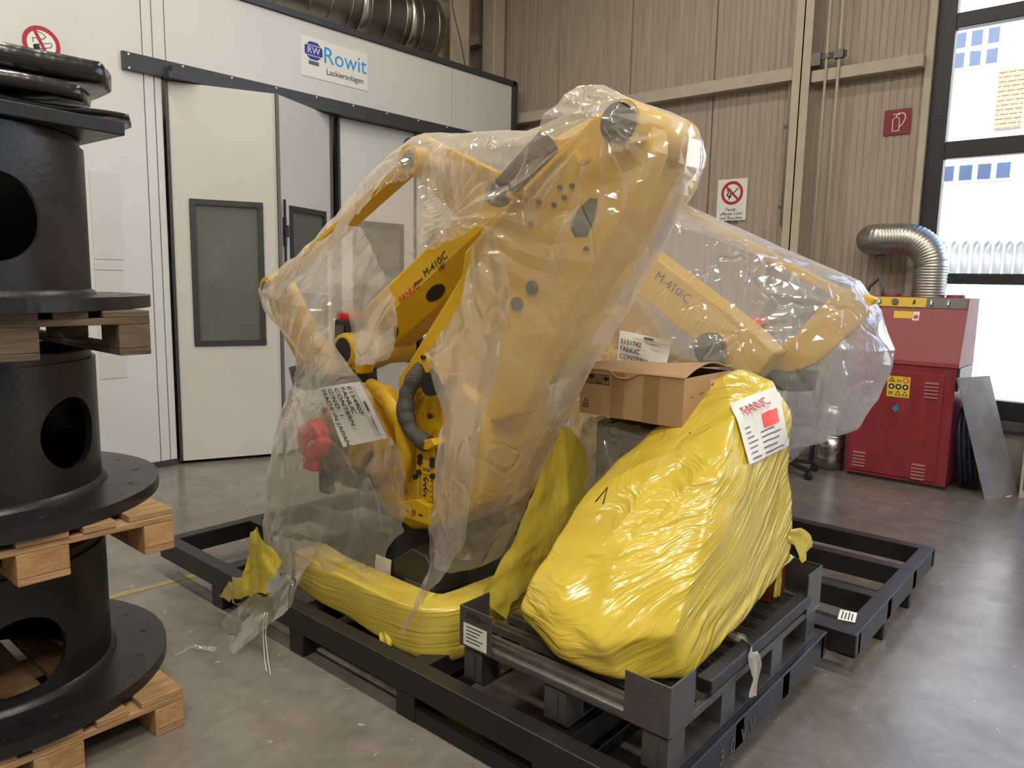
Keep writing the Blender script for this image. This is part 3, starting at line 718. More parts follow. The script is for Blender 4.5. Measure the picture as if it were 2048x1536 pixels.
obj('end_flange', MB().box((3.10, .80, .10), (3.24, .87, .108)), M_frame, f2)
c = gz(1695, 1232, .2015); M = frame_M(c, (1, 0, 0), (0, 1, 0)) @ Matrix.Rotation(.2, 4, 'Z')
lb = obj('paper_label', flat_mb(M, [(-.055, -.034), (.055, -.034), (.055, .034), (-.055, .034)], .0006), M_paper, f2, recalc=False)
for k in range(4): obj('print_line', stroke_mb(M, [(-.04, .02 - k * .013), (.04 - .01 * (k % 2), .02 - k * .013)], .005, .0012), M_ink, lb, recalc=False)
Mx = frame_M((1.95, .8985, .13), (1, 0, 0), (0, 0, 1))
obj('chalk_lettering', text_mb('3  0  V V', .075, Mx @ Matrix.Translation((.12, 0, .0)), .0004, 'LEFT'), M_greycap, f1)

# ==================================================================  STEEL PALLET WITH LOAD
PX0, PX1, PY0, PY1, PZ0, PZ1 = 1.775, 2.985, .925, 1.735, .20, .365
sp = thing('steel_pallet', 'grey steel slatted pallet with corner plates carrying the yellow wrapped load', 'pallet', ((PX0 + PX1) / 2, (PY0 + PY1) / 2, PZ0))
nsl = 12; pitch = (PX1 - PX0 - .06) / nsl
for k in range(nsl):
    xa = PX0 + .03 + k * pitch
    mb = MB(); w = pitch * .62; prof = [(0, 0), (w * .12, .022), (w * .4, .022), (w * .5, .010), (w * .6, .022), (w * .88, .022), (w, 0)]
    mb.prism([(xa + a_, PZ1 - .022 + b3) for a_, b3 in prof], PY0 + .012, PY1 - .012, 'xz')
    obj('slat', mb, M_steeld if k > 0 else M_steelp, sp)
for x in (PX0 + .014, PX1 - .014): obj('edge_rail', MB().beam((x, PY0, PZ1 - .022), (x, PY1, PZ1 - .022), .028, .036), M_steelp, sp, bevel=.012, seg=3)
for y in (PY0 + .012, PY1 - .012): obj('side_rail', MB().beam((PX0 + .02, y, PZ1 - .034), (PX1 - .02, y, PZ1 - .034), .024, .028), M_steelp, sp, bevel=.003)
for y in (PY0 + .045, (PY0 + PY1) / 2, PY1 - .045):
    obj('runner', MB().beam((PX0 + .02, y, PZ0 + .006), (PX1 - .02, y, PZ0 + .006), .09, .010), M_steelp, sp)
    for x in (PX0 + .06, (PX0 * 2 + PX1) / 3, (PX0 + PX1 * 2) / 3, PX1 - .06):
        mb = MB(); q = .05; u2 = .042
        mb.box((x - q, y - u2, PZ0 + .012), (x - q + .004, y + u2, PZ1 - .045)); mb.box((x - q + .004, y - u2, PZ0 + .012), (x + q, y - u2 + .004, PZ1 - .045)); mb.box((x - q + .004, y + u2 - .004, PZ0 + .012), (x + q, y + u2, PZ1 - .045))
        mb.box((x - q - .004, y - .012, PZ0 + .02), (x - q, y + .012, PZ1 - .06))
        obj('leg', mb, M_steelp, sp)
def corner(xc, yc, sx, sy, h, name='corner_plate'):
    mb = MB(); w = .15
    mb.box((xc, yc, PZ1 - .03), (xc + sx * .005, yc + sy * w, PZ1 + h)); mb.box((xc + sx * .005, yc, PZ1 - .03), (xc + sx * w, yc + sy * .005, PZ1 + h))
    return obj(name, mb, M_steelp, sp, bevel=.002)
corner(PX0 - .006, PY0 - .006, 1, 1, .125); corner(PX0 - .006, PY1 + .006, 1, -1, .115); corner(PX1 + .006, PY0 - .006, -1, 1, .135); corner(PX1 + .006, PY1 + .006, -1, -1, .125)
M = frame_M((PX0 - .0075, PY1 - .07, PZ1 + .03), (0, -1, 0), (0, 0, 1))
lb = obj('paper_label', flat_mb(M, [(-.055, -.05), (.055, -.05), (.055, .03), (-.055, .03)], .0006), M_paper, sp, recalc=False)
for k in range(5): obj('print_line', stroke_mb(M, [(-.04, .018 - k * .013), (.035 - .012 * (k % 3), .018 - k * .013)], .004, .0012), M_ink, lb, recalc=False)
obj('handwriting', text_mb('S456~', .036, M @ Matrix.Translation((0, .058, .001)), .0004, shear=.3), M_ink, sp)
# bars and blocks lying on the pallet
a, b_ = gz(1408, 1365, .40), gz(1640, 1200, .40)
tag(obj('square_tube', MB().beam((a.x, a.y, .389), (min(b_.x, 2.93), a.y + .005, .389), .05, .046), M_frame, bevel=.004), 'black square steel tube lying along the edge of the steel pallet', 'steel bar')
tag(obj('red_block', MB().box((2.19, 1.03, .366), (2.33, 1.17, .45)), M_brown, bevel=.006), 'oxide red block under the middle of the yellow wrapped load', 'block')
tag(obj('red_block', MB().box((2.78, 1.04, .366), (2.93, 1.16, .50)), M_brown, bevel=.006), 'taller oxide red block tied with yellow film beside a corner plate', 'block')

# ---- the yellow wrapped load: film pulled over a cabinet, low at the front and high at the back
from mathutils.bvhtree import BVHTree
def hull_wrap(pts, nu, nv, ctr, disp, smooth=2):
    bm = bmesh.new()
    for p in pts: bm.verts.new(p)
    bmesh.ops.convex_hull(bm, input=bm.verts); bvh = BVHTree.FromBMesh(bm)
    rows = []; ctr = Vector(ctr)
    for j in range(nv + 1):
        th = math.pi * j / nv; row = []
        for i in range(nu):
            ph = 2 * math.pi * i / nu; d = Vector((math.sin(th) * math.cos(ph), math.sin(th) * math.sin(ph), math.cos(th)))
            hit = bvh.ray_cast(ctr, d); row.append(hit[0] if hit[0] else ctr + d * .2)
        rows.append(row)
    bm.free()
    for _ in range(smooth):
        new = []
        for j in range(nv + 1):
            row = []
            for i in range(nu):
                p = rows[j][i]
                q = (rows[max(j - 1, 0)][i] + rows[min(j + 1, nv)][i] + rows[j][i - 1] + rows[j][(i + 1) % nu]) / 4
                row.append(p.lerp(q, .6))
            new.append(row)
        rows = new
    out = []
    for j in range(nv + 1):
        row = []
        for i in range(nu):
            p = rows[j][i]; a_ = rows[j][(i + 1) % nu] - rows[j][i - 1]; b3 = rows[min(j + 1, nv)][i] - rows[max(j - 1, 0)][i]
            n = b3.cross(a_)
            n = n.normalized() if n.length > 1e-9 else (p - ctr).normalized()
            if n.dot(p - ctr) < 0: n = -n
            row.append(p + n * disp(p))
        out.append(row)
    mb = MB(); mb.grid(out, True); return mb
def sil(px, py, X): return gx(px, py, X)
LP = [(1.88, 1.14, .372), (2.02, 1.00, .385), (2.20, .97, .435), (2.5, .97, .51), (2.80, .98, .555), (2.84, 1.24, .52), (2.42, 1.58, .42), (1.95, 1.60, .42), (1.85, 1.38, .385),
      sil(1040, 1225, 1.90), sil(1052, 1165, 1.93), sil(1100, 1085, 2.02), sil(1172, 990, 2.18), sil(1240, 915, 2.34), sil(1300, 872, 2.45), sil(1390, 850, 2.48),
      sil(1590, 1085, 2.80), sil(1580, 960, 2.78), sil(1585, 830, 2.75), sil(1545, 762, 2.72), sil(1482, 738, 2.78), sil(1440, 750, 2.70), sil(1470, 830, 2.40), sil(1500, 930, 2.40),
      (2.80, 1.25, 1.15), (2.55, 1.26, 1.18), (2.45, 1.50, .9), (1.83, 1.2, .50), (1.95, 1.0, .55)]
_lu = Vector((.72, -.34, .60)).normalized(); _lv = Vector((-.6, .1, 1)); _lv = (_lv - _lu * _lv.dot(_lu)).normalized(); _lw = _lu.cross(_lv)
def load_disp(p):
    q = p + Vector((fbm(p * 2.1, 2), fbm(p * 2.1 + Vector((5, 0, 0)), 2), fbm(p * 2.1 + Vector((0, 9, 0)), 2))) * .10
    a_ = abs(fbm((q.dot(_lu) * 1.3, q.dot(_lv) * 9, q.dot(_lw) * 2), 2)); b3 = fbm(p * 2.6, 2)
    return .006 - a_ * .020 + b3 * .022
ld = hull_wrap(LP, 260, 150, (2.38, 1.22, .68), load_disp, 3)
yl = thing('wrapped_cabinet', 'tall load wrapped in glossy yellow stretch film on the steel pallet', 'wrapped load', (2.35, 1.25, PZ1))
lo = obj('yellow_film', ld, M_wrapload, yl)
LBVH = BVHTree.FromPolygons([tuple(v) for v in ld.v], ld.f)
def on_load(px, py, off=.004):
    d = ray(px, py).normalized(); h = LBVH.ray_cast(Vector((0, 0, H)), d)
    return (h[0] + h[1].normalized() * (off if h[1].dot(d) < 0 else -off)) if h[0] else None
def draped(name, corners, m, parent, off, nx=10, ny=10):
    rows = []
    for j in range(ny + 1):
        row = []
        for i in range(nx + 1):
            u_, v_ = i / nx, j / ny
            px = [corners[0][k] * (1 - u_) * (1 - v_) + corners[1][k] * u_ * (1 - v_) + corners[2][k] * u_ * v_ + corners[3][k] * (1 - u_) * v_ for k in (0, 1)]
            h = on_load(px[0], px[1], off); row.append(h)
        rows.append(row)
    last = None
    for row in rows:
        for i in range(len(row)):
            if row[i] is None: row[i] = last
            last = row[i]
    return obj(name, MB().grid(rows), m, parent)
LC = [(1462, 812), (1553, 772), (1573, 890), (1494, 930)]
pl = draped('document_pouch', LC, M_paper, yl, .010, 14, 14)
def lc(u_, v_): return tuple(LC[0][k] * (1 - u_) * (1 - v_) + LC[1][k] * u_ * (1 - v_) + LC[2][k] * u_ * v_ + LC[3][k] * (1 - u_) * v_ for k in (0, 1))
draped('red_sticker', [lc(.52, .33), lc(.86, .33), lc(.86, .56), lc(.52, .56)], M_orange, pl, .013, 4, 4)
for k in range(7):
    v_ = .42 + k * .085; e = .45 if k < 2 else .9 - .13 * (k % 3)
    draped('print_line', [lc(.10, v_), lc(.10 + e * .25, v_), lc(.10 + e * .25, v_ + .022), lc(.10, v_ + .022)], M_greycap, pl, .012, 4, 1)
    if k > 1: draped('print_line', [lc(.42, v_), lc(.42 + e * .5, v_), lc(.42 + e * .5, v_ + .022), lc(.42, v_ + .022)], M_greycap, pl, .012, 6, 1)
pA, pB, pC = on_load(*lc(.12, .18), .016), on_load(*lc(.66, .18), .016), on_load(*lc(.12, .05), .016)
Mt = frame_M(pA, pB - pA, pC - pA); sz = (pB - pA).length / 3.3
obj('lettering', text_mb('FANUC', sz * 1.05, Mt @ Matrix.Translation((0, 0, .004)), .0004, 'LEFT'), M_inkred, pl)
pts = [on_load(*p, .003) for p in ((1192, 1004), (1216, 975), (1207, 1008))]
obj('pen_mark', MB().tube([pts[0], pts[1], pts[2]], .0022, 5), M_ink, yl)
# loose film ends
def ribbon(name, label, path, widths, m, parent=None, normal=(1, 0, 0), n=26, nw=10, fold=.02, seed=0, cat='plastic film'):
    P = polyline(path, n); Wd = [p.x for p in polyline([(w, 0, 0) for w in widths], n)]; rows = []
    for i, p in enumerate(P):
        d = (P[min(i + 1, n - 1)] - P[max(i - 1, 0)]).normalized(); sd = d.cross(Vector(normal)).normalized(); nn = sd.cross(d)
        row = []
        for k in range(nw + 1):
            s_ = (k / nw - .5) * Wd[i]; q = p + sd * s_
            row.append(q + nn * (fbm(q * 9 + Vector((seed, 0, 0)), 3) * fold + math.sin(k * 1.6 + seed) * fold * .4) + sd * fbm(q * 6, 2) * .012)
        rows.append(row)
    o = obj(name, MB().grid(rows), m, parent)
    if parent is None: tag(o, label, cat)
    return o
e0 = on_load(1578, 1095, .0)
p = Vector((2.80, .985, .55)) if e0 is None else e0
ribbon('film_end', '', [p + Vector((-.02, 0, .05)), p + Vector((.05, -.02, .03)), p + Vector((.10, -.03, -.02)), p + Vector((.12, -.03, -.05))], [.05, .09, .11, .10], M_wrapflap, yl, (0, 1, 0), 14, 6, .012, 3)
ribbon('film_knot', '', [Vector((2.76, 1.02, .50)), Vector((2.82, 1.02, .515)), Vector((2.88, 1.02, .515)), Vector((2.93, 1.03, .525))], [.03, .03, .02, .025], M_wrapflap, yl, (0, 0, 1), 14, 5, .01, 5)
ribbon('film_tail', '', [Vector((2.80, 1.02, .51)), Vector((2.80, 1.018, .46)), Vector((2.79, 1.02, .40))], [.03, .05, .05], M_wrapflap, yl, (0, 1, 0), 12, 5, .01, 8)
# grey strap hanging over the pallet edge
a, b_ = gz(1462, 1268, .44), gx(1508, 1392, 2.12)
ST = [gy(1440, 1276, 1.06), gy(1462, 1266, 1.02), gy(1486, 1276, .96), gy(1502, 1305, .905), gy(1514, 1348, .893), gy(1508, 1393, .890)]
ribbon('strap', 'grey crumpled strap hanging down over the edge of the steel pallet', ST, [.02, .03, .05, .055, .055, .06], M_strap, None, (.1, 1, .3), 22, 6, .008, 2, 'strap')

# ---- film-wrapped carton column behind, with the cardboard box on top
pk = thing('wrapped_package', 'grey package wrapped in clear film standing under the cardboard box', 'package', (2.64, 1.5, PZ1))
obj('package_body', MB().box((2.50, 1.30, PZ1), (2.86, 1.70, 1.045)), mat('package_grey', (.11, .10, .085), .6, 0, .4, 6), pk, bevel=.02)
def pk_disp(p): return fbm(p * 5, 3) * .03 + abs(fbm(p * 9, 2)) * .03
kp = [(x, y, z) for x in (2.47, 2.89) for y in (1.275, 1.725) for z in (PZ1 + .03, 1.025)]
kf = hull_wrap(kp, 120, 80, (2.68, 1.5, .72), pk_disp, 1); kf.sm = [False] * len(kf.sm)
kfo = obj('clear_film', kf, M_film, pk); md = kfo.modifiers.new('crumple', 'DECIMATE'); md.ratio = .12
BX0, BX1, BY0, BY1, BZ0, BZ1 = 2.42, 2.80, 1.268, 1.722, 1.082, 1.262
cb = thing('cardboard_box', 'brown cardboard box with dented lid lying on the wrapped package', 'box', ((BX0 + BX1) / 2, (BY0 + BY1) / 2, BZ0))
t_ = .005
obj('side', MB().box((BX0, BY0, BZ0), (BX0 + t_, BY1, BZ1)), M_card, cb); obj('side', MB().box((BX1 - t_, BY0, BZ0), (BX1, BY1, BZ1)), M_card, cb)
obj('end', MB().box((BX0 + t_, BY0, BZ0), (BX1 - t_, BY0 + t_, BZ1)), M_card, cb); obj('end', MB().box((BX0 + t_, BY1 - t_, BZ0), (BX1 - t_, BY1, BZ1)), M_card, cb)
obj('bottom', MB().box((BX0 + t_, BY0 + t_, BZ0), (BX1 - t_, BY1 - t_, BZ0 + t_)), M_card, cb)
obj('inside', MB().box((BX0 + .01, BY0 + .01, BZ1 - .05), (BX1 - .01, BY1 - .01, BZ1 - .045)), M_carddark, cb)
rows = []                                        # lid flap: sags in the middle of the front, lifts at the near end
for j in range(21):
    row = []
    for i in range(33):
        v_, u_ = j / 20, i / 32; y = BY1 + .004 + (BY0 - .004 - BY1 - .004) * u_; x = BX0 - .004 + (BX1 - BX0 + .008) * v_
        z = BZ1 + .003 + .035 * math.sin(math.pi * min(1, v_ * 1.1)) * (.35 + .65 * u_) + .05 * v_ * max(0, u_ - .6)
        dent = math.exp(-((u_ - .44) / .11) ** 4) * math.exp(-(v_ / .16) ** 2) * .026
        row.append(Vector((x - (dent * .2), y, z - dent + fbm((x * 9, y * 9, 0), 2) * .003)))
    rows.append(row)
lid = obj('lid', MB().grid(rows), M_card, cb, solid=.004)
for ya, yb in ((BY1 - .145, BY1 - .205), (BY0 + .165, BY0 + .10)):
    obj('tape', MB().box((BX0 - .0012, ya, BZ0 - .001), (BX0, yb, BZ1 - .004)), M_tapeb, cb)
M = frame_M((BX0 - .001, BY1 - .072, BZ1 - .038), (0, -1, 0), (0, 0, 1))
for k in range(4):
    x0 = -.052 + k * .034; q = stroke_mb(M, [(x0 - .013, -.018), (x0 + .013, -.018), (x0 + .013, .018), (x0 - .013, .018), (x0 - .013, -.018)], .003, .0012)
    if k == 0: stroke_mb(M, [(x0 - .01, .004), (x0, .012), (x0 + .01, .004), (x0 - .01, .004)], .004, .0012, q); stroke_mb(M, [(x0, .004), (x0, -.012)], .003, .0012, q)
    if k == 1: stroke_mb(M, [(x0 - .008, .012), (x0 - .005, .003), (x0 + .005, .003), (x0 + .008, .012), (x0 - .008, .012)], .006, .0012, q); stroke_mb(M, [(x0, 0), (x0, -.011)], .003, .0012, q); stroke_mb(M, [(x0 - .007, -.012), (x0 + .007, -.012)], .003, .0012, q)
    if k == 2:
        for sx in (-.005, .005): stroke_mb(M, [(x0 + sx, -.010), (x0 + sx, .012)], .004, .0012, q)
        stroke_mb(M, [(x0 - .01, -.013), (x0 + .01, -.013)], .003, .0012, q)
    if k == 3: stroke_mb(M, [(x0, -.013), (x0, 0)], .004, .0012, q); stroke_mb(M, [(x0 - .005, .006), (x0, .010), (x0 + .005, .006), (x0, .002), (x0 - .005, .006)], .006, .0012, q); stroke_mb(M, [(x0 - .009, .012), (x0 - .008, 0), (x0, -.006), (x0 + .008, 0), (x0 + .009, .012)], .0025, .0012, q)
    obj('handling_symbol', q, M_ink, cb, recalc=False)
M = frame_M((BX0 - .001, BY1 - .03, BZ0 + .042), (0, -1, 0), (0, 0, 1))
obj('recycling_symbol', stroke_mb(M, [(-.014, -.014), (.014, -.014), (.003, .018), (-.003, .018), (-.014, -.014)], .003, .0012, stroke_mb(M, [(-.004, -.004), (.004, -.004)], .005, .0012)), M_ink, cb, recalc=False)
M = frame_M((BX0 + .26, BY0 - .001, BZ1 - .06), (1, 0, 0), (0, 0, 1))
q = obj('address_label', flat_mb(M, [(-.06, -.05), (.06, -.05), (.06, .04), (-.06, .04)], .0008), mat('faded_label', (.58, .40, .27), .6), cb, recalc=False)
for k in range(3): obj('print_line', stroke_mb(M, [(-.045, .02 - k * .022), (.04 - k * .01, .022 - k * .022)], .007, .0014), M_brown, q, recalc=False)
M = frame_M((BX0 + .10, BY0 - .001, BZ1 - .075), (1, 0, 0), (0, 0, 1))
obj('cut_mark', stroke_mb(M, [(-.05, .0), (-.03, .003)], .003, .001, stroke_mb(M, [(.02, .008), (.05, .01)], .003, .001)), M_ink, cb, recalc=False)

# ==================================================================  RED FILTER UNIT AND THINGS BY THE WINDOW
RX, RY0, RY1 = 6.66, 1.163, 1.93
rm = thing('filter_unit', 'red sheet metal filter unit with sloping hood and yellow control strip', 'machine', (RX + .3, (RY0 + RY1) / 2, 0))
XT = 6.80; XR = 7.22
obj('cabinet', MB().box((RX, RY0, .03), (XR, RY1, .984)), M_red, rm, bevel=.004)
obj('plinth', MB().box((RX + .02, RY0 + .02, 0), (XR - .02, RY1 - .02, .03)), M_dtrim, rm)
obj('hood', MB().prism([(RX - .012, 1.02), (RX - .012, .985), (XR, .985), (XR, 1.525), (XT, 1.525), (XT - .02, 1.44)], RY0 - .015, RY1 + .015, 'xz'), M_redlit, rm, bevel=.003)
obj('side_patch', MB().box((RX + .03, RY0 - .018, .80), (XR - .02, RY0 - .001, .983)), M_steelp, rm)
dr = obj('door', MB().box((RX - .012, RY0 + .075, .06), (RX, RY1 - .02, .925)), M_red, rm, bevel=.003)
for (yy, zz) in ((RY0 + .16, .80), (RY1 - .10, .80), (RY0 + .20, .13), (RY1 - .11, .16)):
    for k in range(5):
        obj('louvre', MB().prism([(RX - .012, zz - .07 + k * .028), (RX - .024, zz - .068 + k * .028), (RX - .012, zz - .052 + k * .028)], yy - .05, yy + .05, 'xz'), M_redlit, dr)
M = frame_M((RX - .0135, RY0 + .40, .80), (0, -1, 0), (0, 0, 1))
q = obj('warning_sticker', flat_mb(M, [(-.085, -.085), (.085, -.085), (.085, .085), (-.085, .085)], .001), M_yst, dr, recalc=False)
w_ = MB()
for (x0, y0) in ((-.052, .055), (.0, -.055), (.052, -.055)): stroke_mb(M, [(x0 - .02, y0 - .014), (x0 + .02, y0 - .014), (x0, y0 + .02), (x0 - .02, y0 - .014)], .005, .002, w_)
stroke_mb(M, [(-.05, .06), (-.05, .048)], .005, .002, w_); stroke_mb(M, [(-.07, -.05), (-.04, -.05)], .008, .002, w_); stroke_mb(M, [(-.07, -.065), (-.04, -.065)], .005, .002, w_); stroke_mb(M, [(-.015, .055), (.02, .055)], .004, .002, w_); stroke_mb(M, [(-.015, .043), (.02, .043)], .004, .002, w_)
obj('warning_print', w_, M_ink, q, recalc=False)
for x0 in (-.052, 0, .052):
    obj('round_symbol', ring_mb(M @ Matrix.Translation((x0, 0, 0)), .0001, .023, 18, .002), M_ink, q, recalc=False)
    obj('symbol_figure', ring_mb(M @ Matrix.Translation((x0, 0, 0)), .0001, .010, 10, .003), M_signwhite, q, recalc=False)
obj('ban_ring', ring_mb(M @ Matrix.Translation((.052, .055, 0)), .016, .022, 20, .002), M_signred, q, recalc=False)
M = frame_M((RX - .0135, RY0 + .41, .62), (0, -1, 0), (0, 0, 1))
obj('drop_logo', flat_mb(M, [(-.022, -.01), (0, -.026), (.022, -.015), (.025, .01), (.016, .04), (.0, .018), (-.02, .014)], .001), mat('logo_teal', (.03, .22, .30), .5), dr, recalc=False)
# control strip on the sloping top edge of the hood
n_ = Vector((XT - .02 - XT, 0, 1.44 - 1.525)); M = frame_M((XT - .011, (RY0 + RY1) / 2, 1.4825), (0, -1, 0), (.02, 0, .085))
cs = obj('control_strip', MB().box((-.39, -.042, .001), (.39, .042, .006), M), M_steelp, rm)
obj('yellow_facing', MB().box((-.385, -.038, .006), (.10, .038, .0075), M), M_yst, cs)
for x0 in (-.26, -.13):
    k_ = obj('gauge', MB().cyl(M @ Vector((x0, 0, .007)), M @ Vector((x0, 0, .022)), .026, n=20), M_steelp, cs)
    obj('gauge_face', MB().cyl(M @ Vector((x0, 0, .022)), M @ Vector((x0, 0, .0235)), .020, n=20), M_signwhite if x0 < -.2 else M_greycap, k_)
for x0 in (.14, .26): obj('key_switch', MB().cyl(M @ Vector((x0, .012, .006)), M @ Vector((x0, .012, .03)), .009, n=12).box((x0 - .006, -.02, .02), (x0 + .006, .018, .03), M), M_alu, cs)
obj('drop_logo', flat_mb(M, [(.0, -.02), (.02, -.014), (.024, .006), (.012, .028), (.004, .01)], .009), M_ydark, cs, recalc=False)
nd = Vector((XT - .02 - (RX - .012), 0, 1.44 - 1.02)); M = frame_M((RX - .012 + nd.x * .86, RY0 + .42, 1.02 + nd.z * .86), (0, -1, 0), nd)
obj('hood_sticker', MB().box((-.09, -.03, .0005), (.05, .03, .002), M), M_yst, rm)
q = obj('price_sticker', MB().box((.052, -.045, .0005), (.10, .03, .002), M), M_signwhite, rm)
obj('red_dot', ring_mb(M @ Matrix.Translation((.076, -.015, .002)), .0001, .018, 14, .001), M_redm, q, recalc=False)
for yy, rr in ((RY0 + .60, .085), (RY0 + .12, .07)): obj('lid', MB().cyl((XT + .2, yy, 1.525), (XT + .2, yy, 1.55), rr, rr * .92, n=28), M_red, rm, bevel=.003)
obj('hose', MB().tube([(XT + .15, RY0 + .66, 1.53), (XT + .16, RY0 + .66, 1.62), (XT + .2, RY0 + .71, 1.68), (XT + .25, RY0 + .80, 1.60), (XT + .3, RY0 + .86, 1.40)], .014, 10), M_greycap, rm)
# aluminium flexible duct
dp = []
yD = RY0 + .325; xD = XT + .22
p3 = gx(1740, 490, xD + .05)
for k in range(6): dp.append(Vector((xD, yD, 1.525 + .055 * k)))
zc = 1.77; R_ = .24
for k in range(1, 15):
    a = math.pi / 2 * k / 14; dp.append(Vector((xD, yD + R_ * (1 - math.cos(a)), zc + R_ * math.sin(a))))
ye = p3.y
for k in range(1, 10): dp.append(Vector((xD, yD + R_ + (ye - yD - R_ - .12) * k / 9, zc + R_ + .0)))
for k in range(1, 9):
    a = math.pi / 2 * k / 8; dp.append(Vector((xD + .13 * (1 - math.cos(a)), ye - .12 + .12 * math.sin(a), zc + R_)))
dp.append(Vector((XB - .01, ye, zc + R_)))
P = polyline(dp, 150); rad = [.128 + (.003 if k % 3 == 0 else -.002) for k in range(150)]
fd = tag(obj('flexible_duct', MB().tube(P, rad, 28), mat('ribbed_aluminium', (.50, .48, .45), .36, 1.0, .08, 8)), 'silver flexible aluminium duct bending from the red filter unit to the wall', 'duct')
# leaning sheet, hoses, cans, chair, cabinet
a = gz(1975, 1003); s0 = Vector((6.60, .865, 0.0)); s1 = Vector((6.99, .715, 0))
tp = Vector((-.02, .27, .92))
sh = tag(obj('metal_sheet', MB().add([s0, s1, s1 + tp, s0 + tp, s0 + Vector((.004, .014, 0)), s1 + Vector((.004, .014, 0)), s1 + tp + Vector((.004, .014, 0)), s0 + tp + Vector((.004, .014, 0))],
        [(0, 1, 2, 3), (7, 6, 5, 4), (0, 4, 5, 1), (1, 5, 6, 2), (2, 6, 7, 3), (3, 7, 4, 0)]), mat('sheet_metal_grey', (.52, .52, .53), .35, .55, .3, 5)), 'grey metal sheet leaning against the side of the red filter unit', 'metal sheet')
hs = thing('hose_coil', 'coil of dark blue and black hose behind the leaning metal sheet', 'hose', (6.8, 1.06, 0))
for k, (rr, yy, m) in enumerate(((.30, 1.10, 'b'), (.31, 1.065, 'k'), (.30, 1.03, 'b'), (.27, .995, 'k'))):
    pts = [Vector((6.93 + rr * .8 * math.cos(2 * math.pi * i / 40), yy - .02 * math.sin(2 * math.pi * i / 20), rr * 1.15 + .02 + rr * 1.15 * math.sin(2 * math.pi * i / 40))) for i in range(41)]
    obj('hose_loop', MB().tube(pts, .016, 8, False), mat('hose_blue', (.006, .014, .045), .4) if m == 'b' else M_rub, hs)
def can(label, x, y, z, r_, h_):
    t = thing('paint_can', label, 'can', (x, y, z))
    obj('body', MB().lathe((x, y, z), [(0, 0), (r_, 0), (r_, h_ * .3), (r_ * 1.015, h_ * .31), (r_, h_ * .33), (r_, h_ * .65), (r_ * 1.015, h_ * .67), (r_, h_ * .69), (r_, h_), (0, h_)], 32), M_alu, t)
    obj('lid', MB().lathe((x, y, z), [(r_ * 1.02, h_ - .012), (r_ * 1.02, h_ + .004), (r_ * .9, h_ + .004), (0, h_ - .004)], 32), M_alu, t)
    obj('bail_handle', MB().tube([(x - r_ * .2 - .01, y + r_ * 1.0, z + h_ * .85), (x - r_ * 1.0, y + r_ * .75, z + h_ * .55), (x - r_ * 1.15, y, z + h_ * .45), (x - r_ * 1.0, y - r_ * .75, z + h_ * .55), (x - r_ * .2 - .01, y - r_ * 1.0, z + h_ * .85)], .004, 6), M_steelp, t)
can('silver tin can standing on the floor beside the red filter unit', 6.80, 2.10, 0, .115, .30)
can('silver tin can stacked on top of another tin can', 6.81, 2.10, .306, .11, .26)
oc_ = thing('office_chair', 'black office chair on castors standing behind the covered robot', 'chair', (6.35, 2.35, 0))
for k in range(5):
    a = 2 * math.pi * k / 5 + .5; e = Vector((6.35 + .29 * math.cos(a), 2.35 + .29 * math.sin(a), .075))
    obj('leg', MB().beam((6.35, 2.35, .115), e, .045, .03), M_rub, oc_, bevel=.006)
    cst = obj('castor', MB().cyl(e + Vector((-.018 * math.sin(a), .018 * math.cos(a), -.045)), e - Vector((-.018 * math.sin(a), .018 * math.cos(a), .045)), .03, n=16), M_rub, oc_)
obj('column', MB().cyl((6.35, 2.35, .1), (6.35, 2.35, .44), .03, n=16), M_ydark, oc_)
obj('seat', MB().box((6.12, 2.12, .44), (6.58, 2.58, .52)), M_rub, oc_, bevel=.03)
obj('armrest', MB().box((6.2, 2.14, .64), (6.46, 2.19, .67)).box((6.31, 2.15, .50), (6.35, 2.18, .64)), M_rub, oc_, bevel=.008)
q = gz(1640, 900, .1)
ng = thing('folded_ladder', 'dark folding step ladder standing at the wall behind the tin cans', 'ladder', (7.0, 2.3, 0))
for y in (2.31, 2.53): obj('stile', MB().beam((6.92, y, 0), (7.10, y, .75), .03, .05), M_ydark, ng)
for k in range(3): obj('step', MB().box((6.93 + k * .05, 2.325, .16 + k * .2), (7.01 + k * .05, 2.515, .185 + k * .2)), M_rub, ng)
c0 = gz(2030, 992)
bc = thing('blue_cabinet', 'grey steel cabinet with a blue door beside the window wall', 'cabinet', (7.0, .4, 0))
obj('body', MB().box((6.86, .10, 0), (7.28, .695, 1.55)), M_girt, bc, bevel=.005)
obj('door', MB().box((6.848, .13, .07), (6.86, .672, 1.50)), M_bluecab, bc, bevel=.003)
obj('hinge', MB().box((6.84, .672, .28), (6.85, .682, .33)), M_alu, bc)
tag(obj('paper_scrap', MB().add([gz(1992, 985, .002), gz(2025, 990, .002), gz(2018, 995, .002), gz(1985, 989, .002)], [(0, 1, 2, 3)]), M_paper), 'white paper scrap lying on the floor by the leaning sheet', 'paper')
# yellow floor line
a, b_ = gz(222, 1196), gz(380, 1156)
fl_m = mat('worn_yellow_line', (.42, .33, .10), .6, 0, .5, 30, col2=(.22, .19, .13))
tag(obj('floor_marking', MB().add([a + Vector((-.3, .0, .0015)) - (b_ - a) * .6, b_ + (b_ - a) * .7 + Vector((0, 0, .0015)), b_ + (b_ - a) * .7 + Vector((.02, .05, .0015)), a - (b_ - a) * .6 + Vector((-.28, .05, .0015))], [(0, 1, 2, 3)]), fl_m), 'worn yellow floor line running from the drum stack under the black frame', 'floor marking')

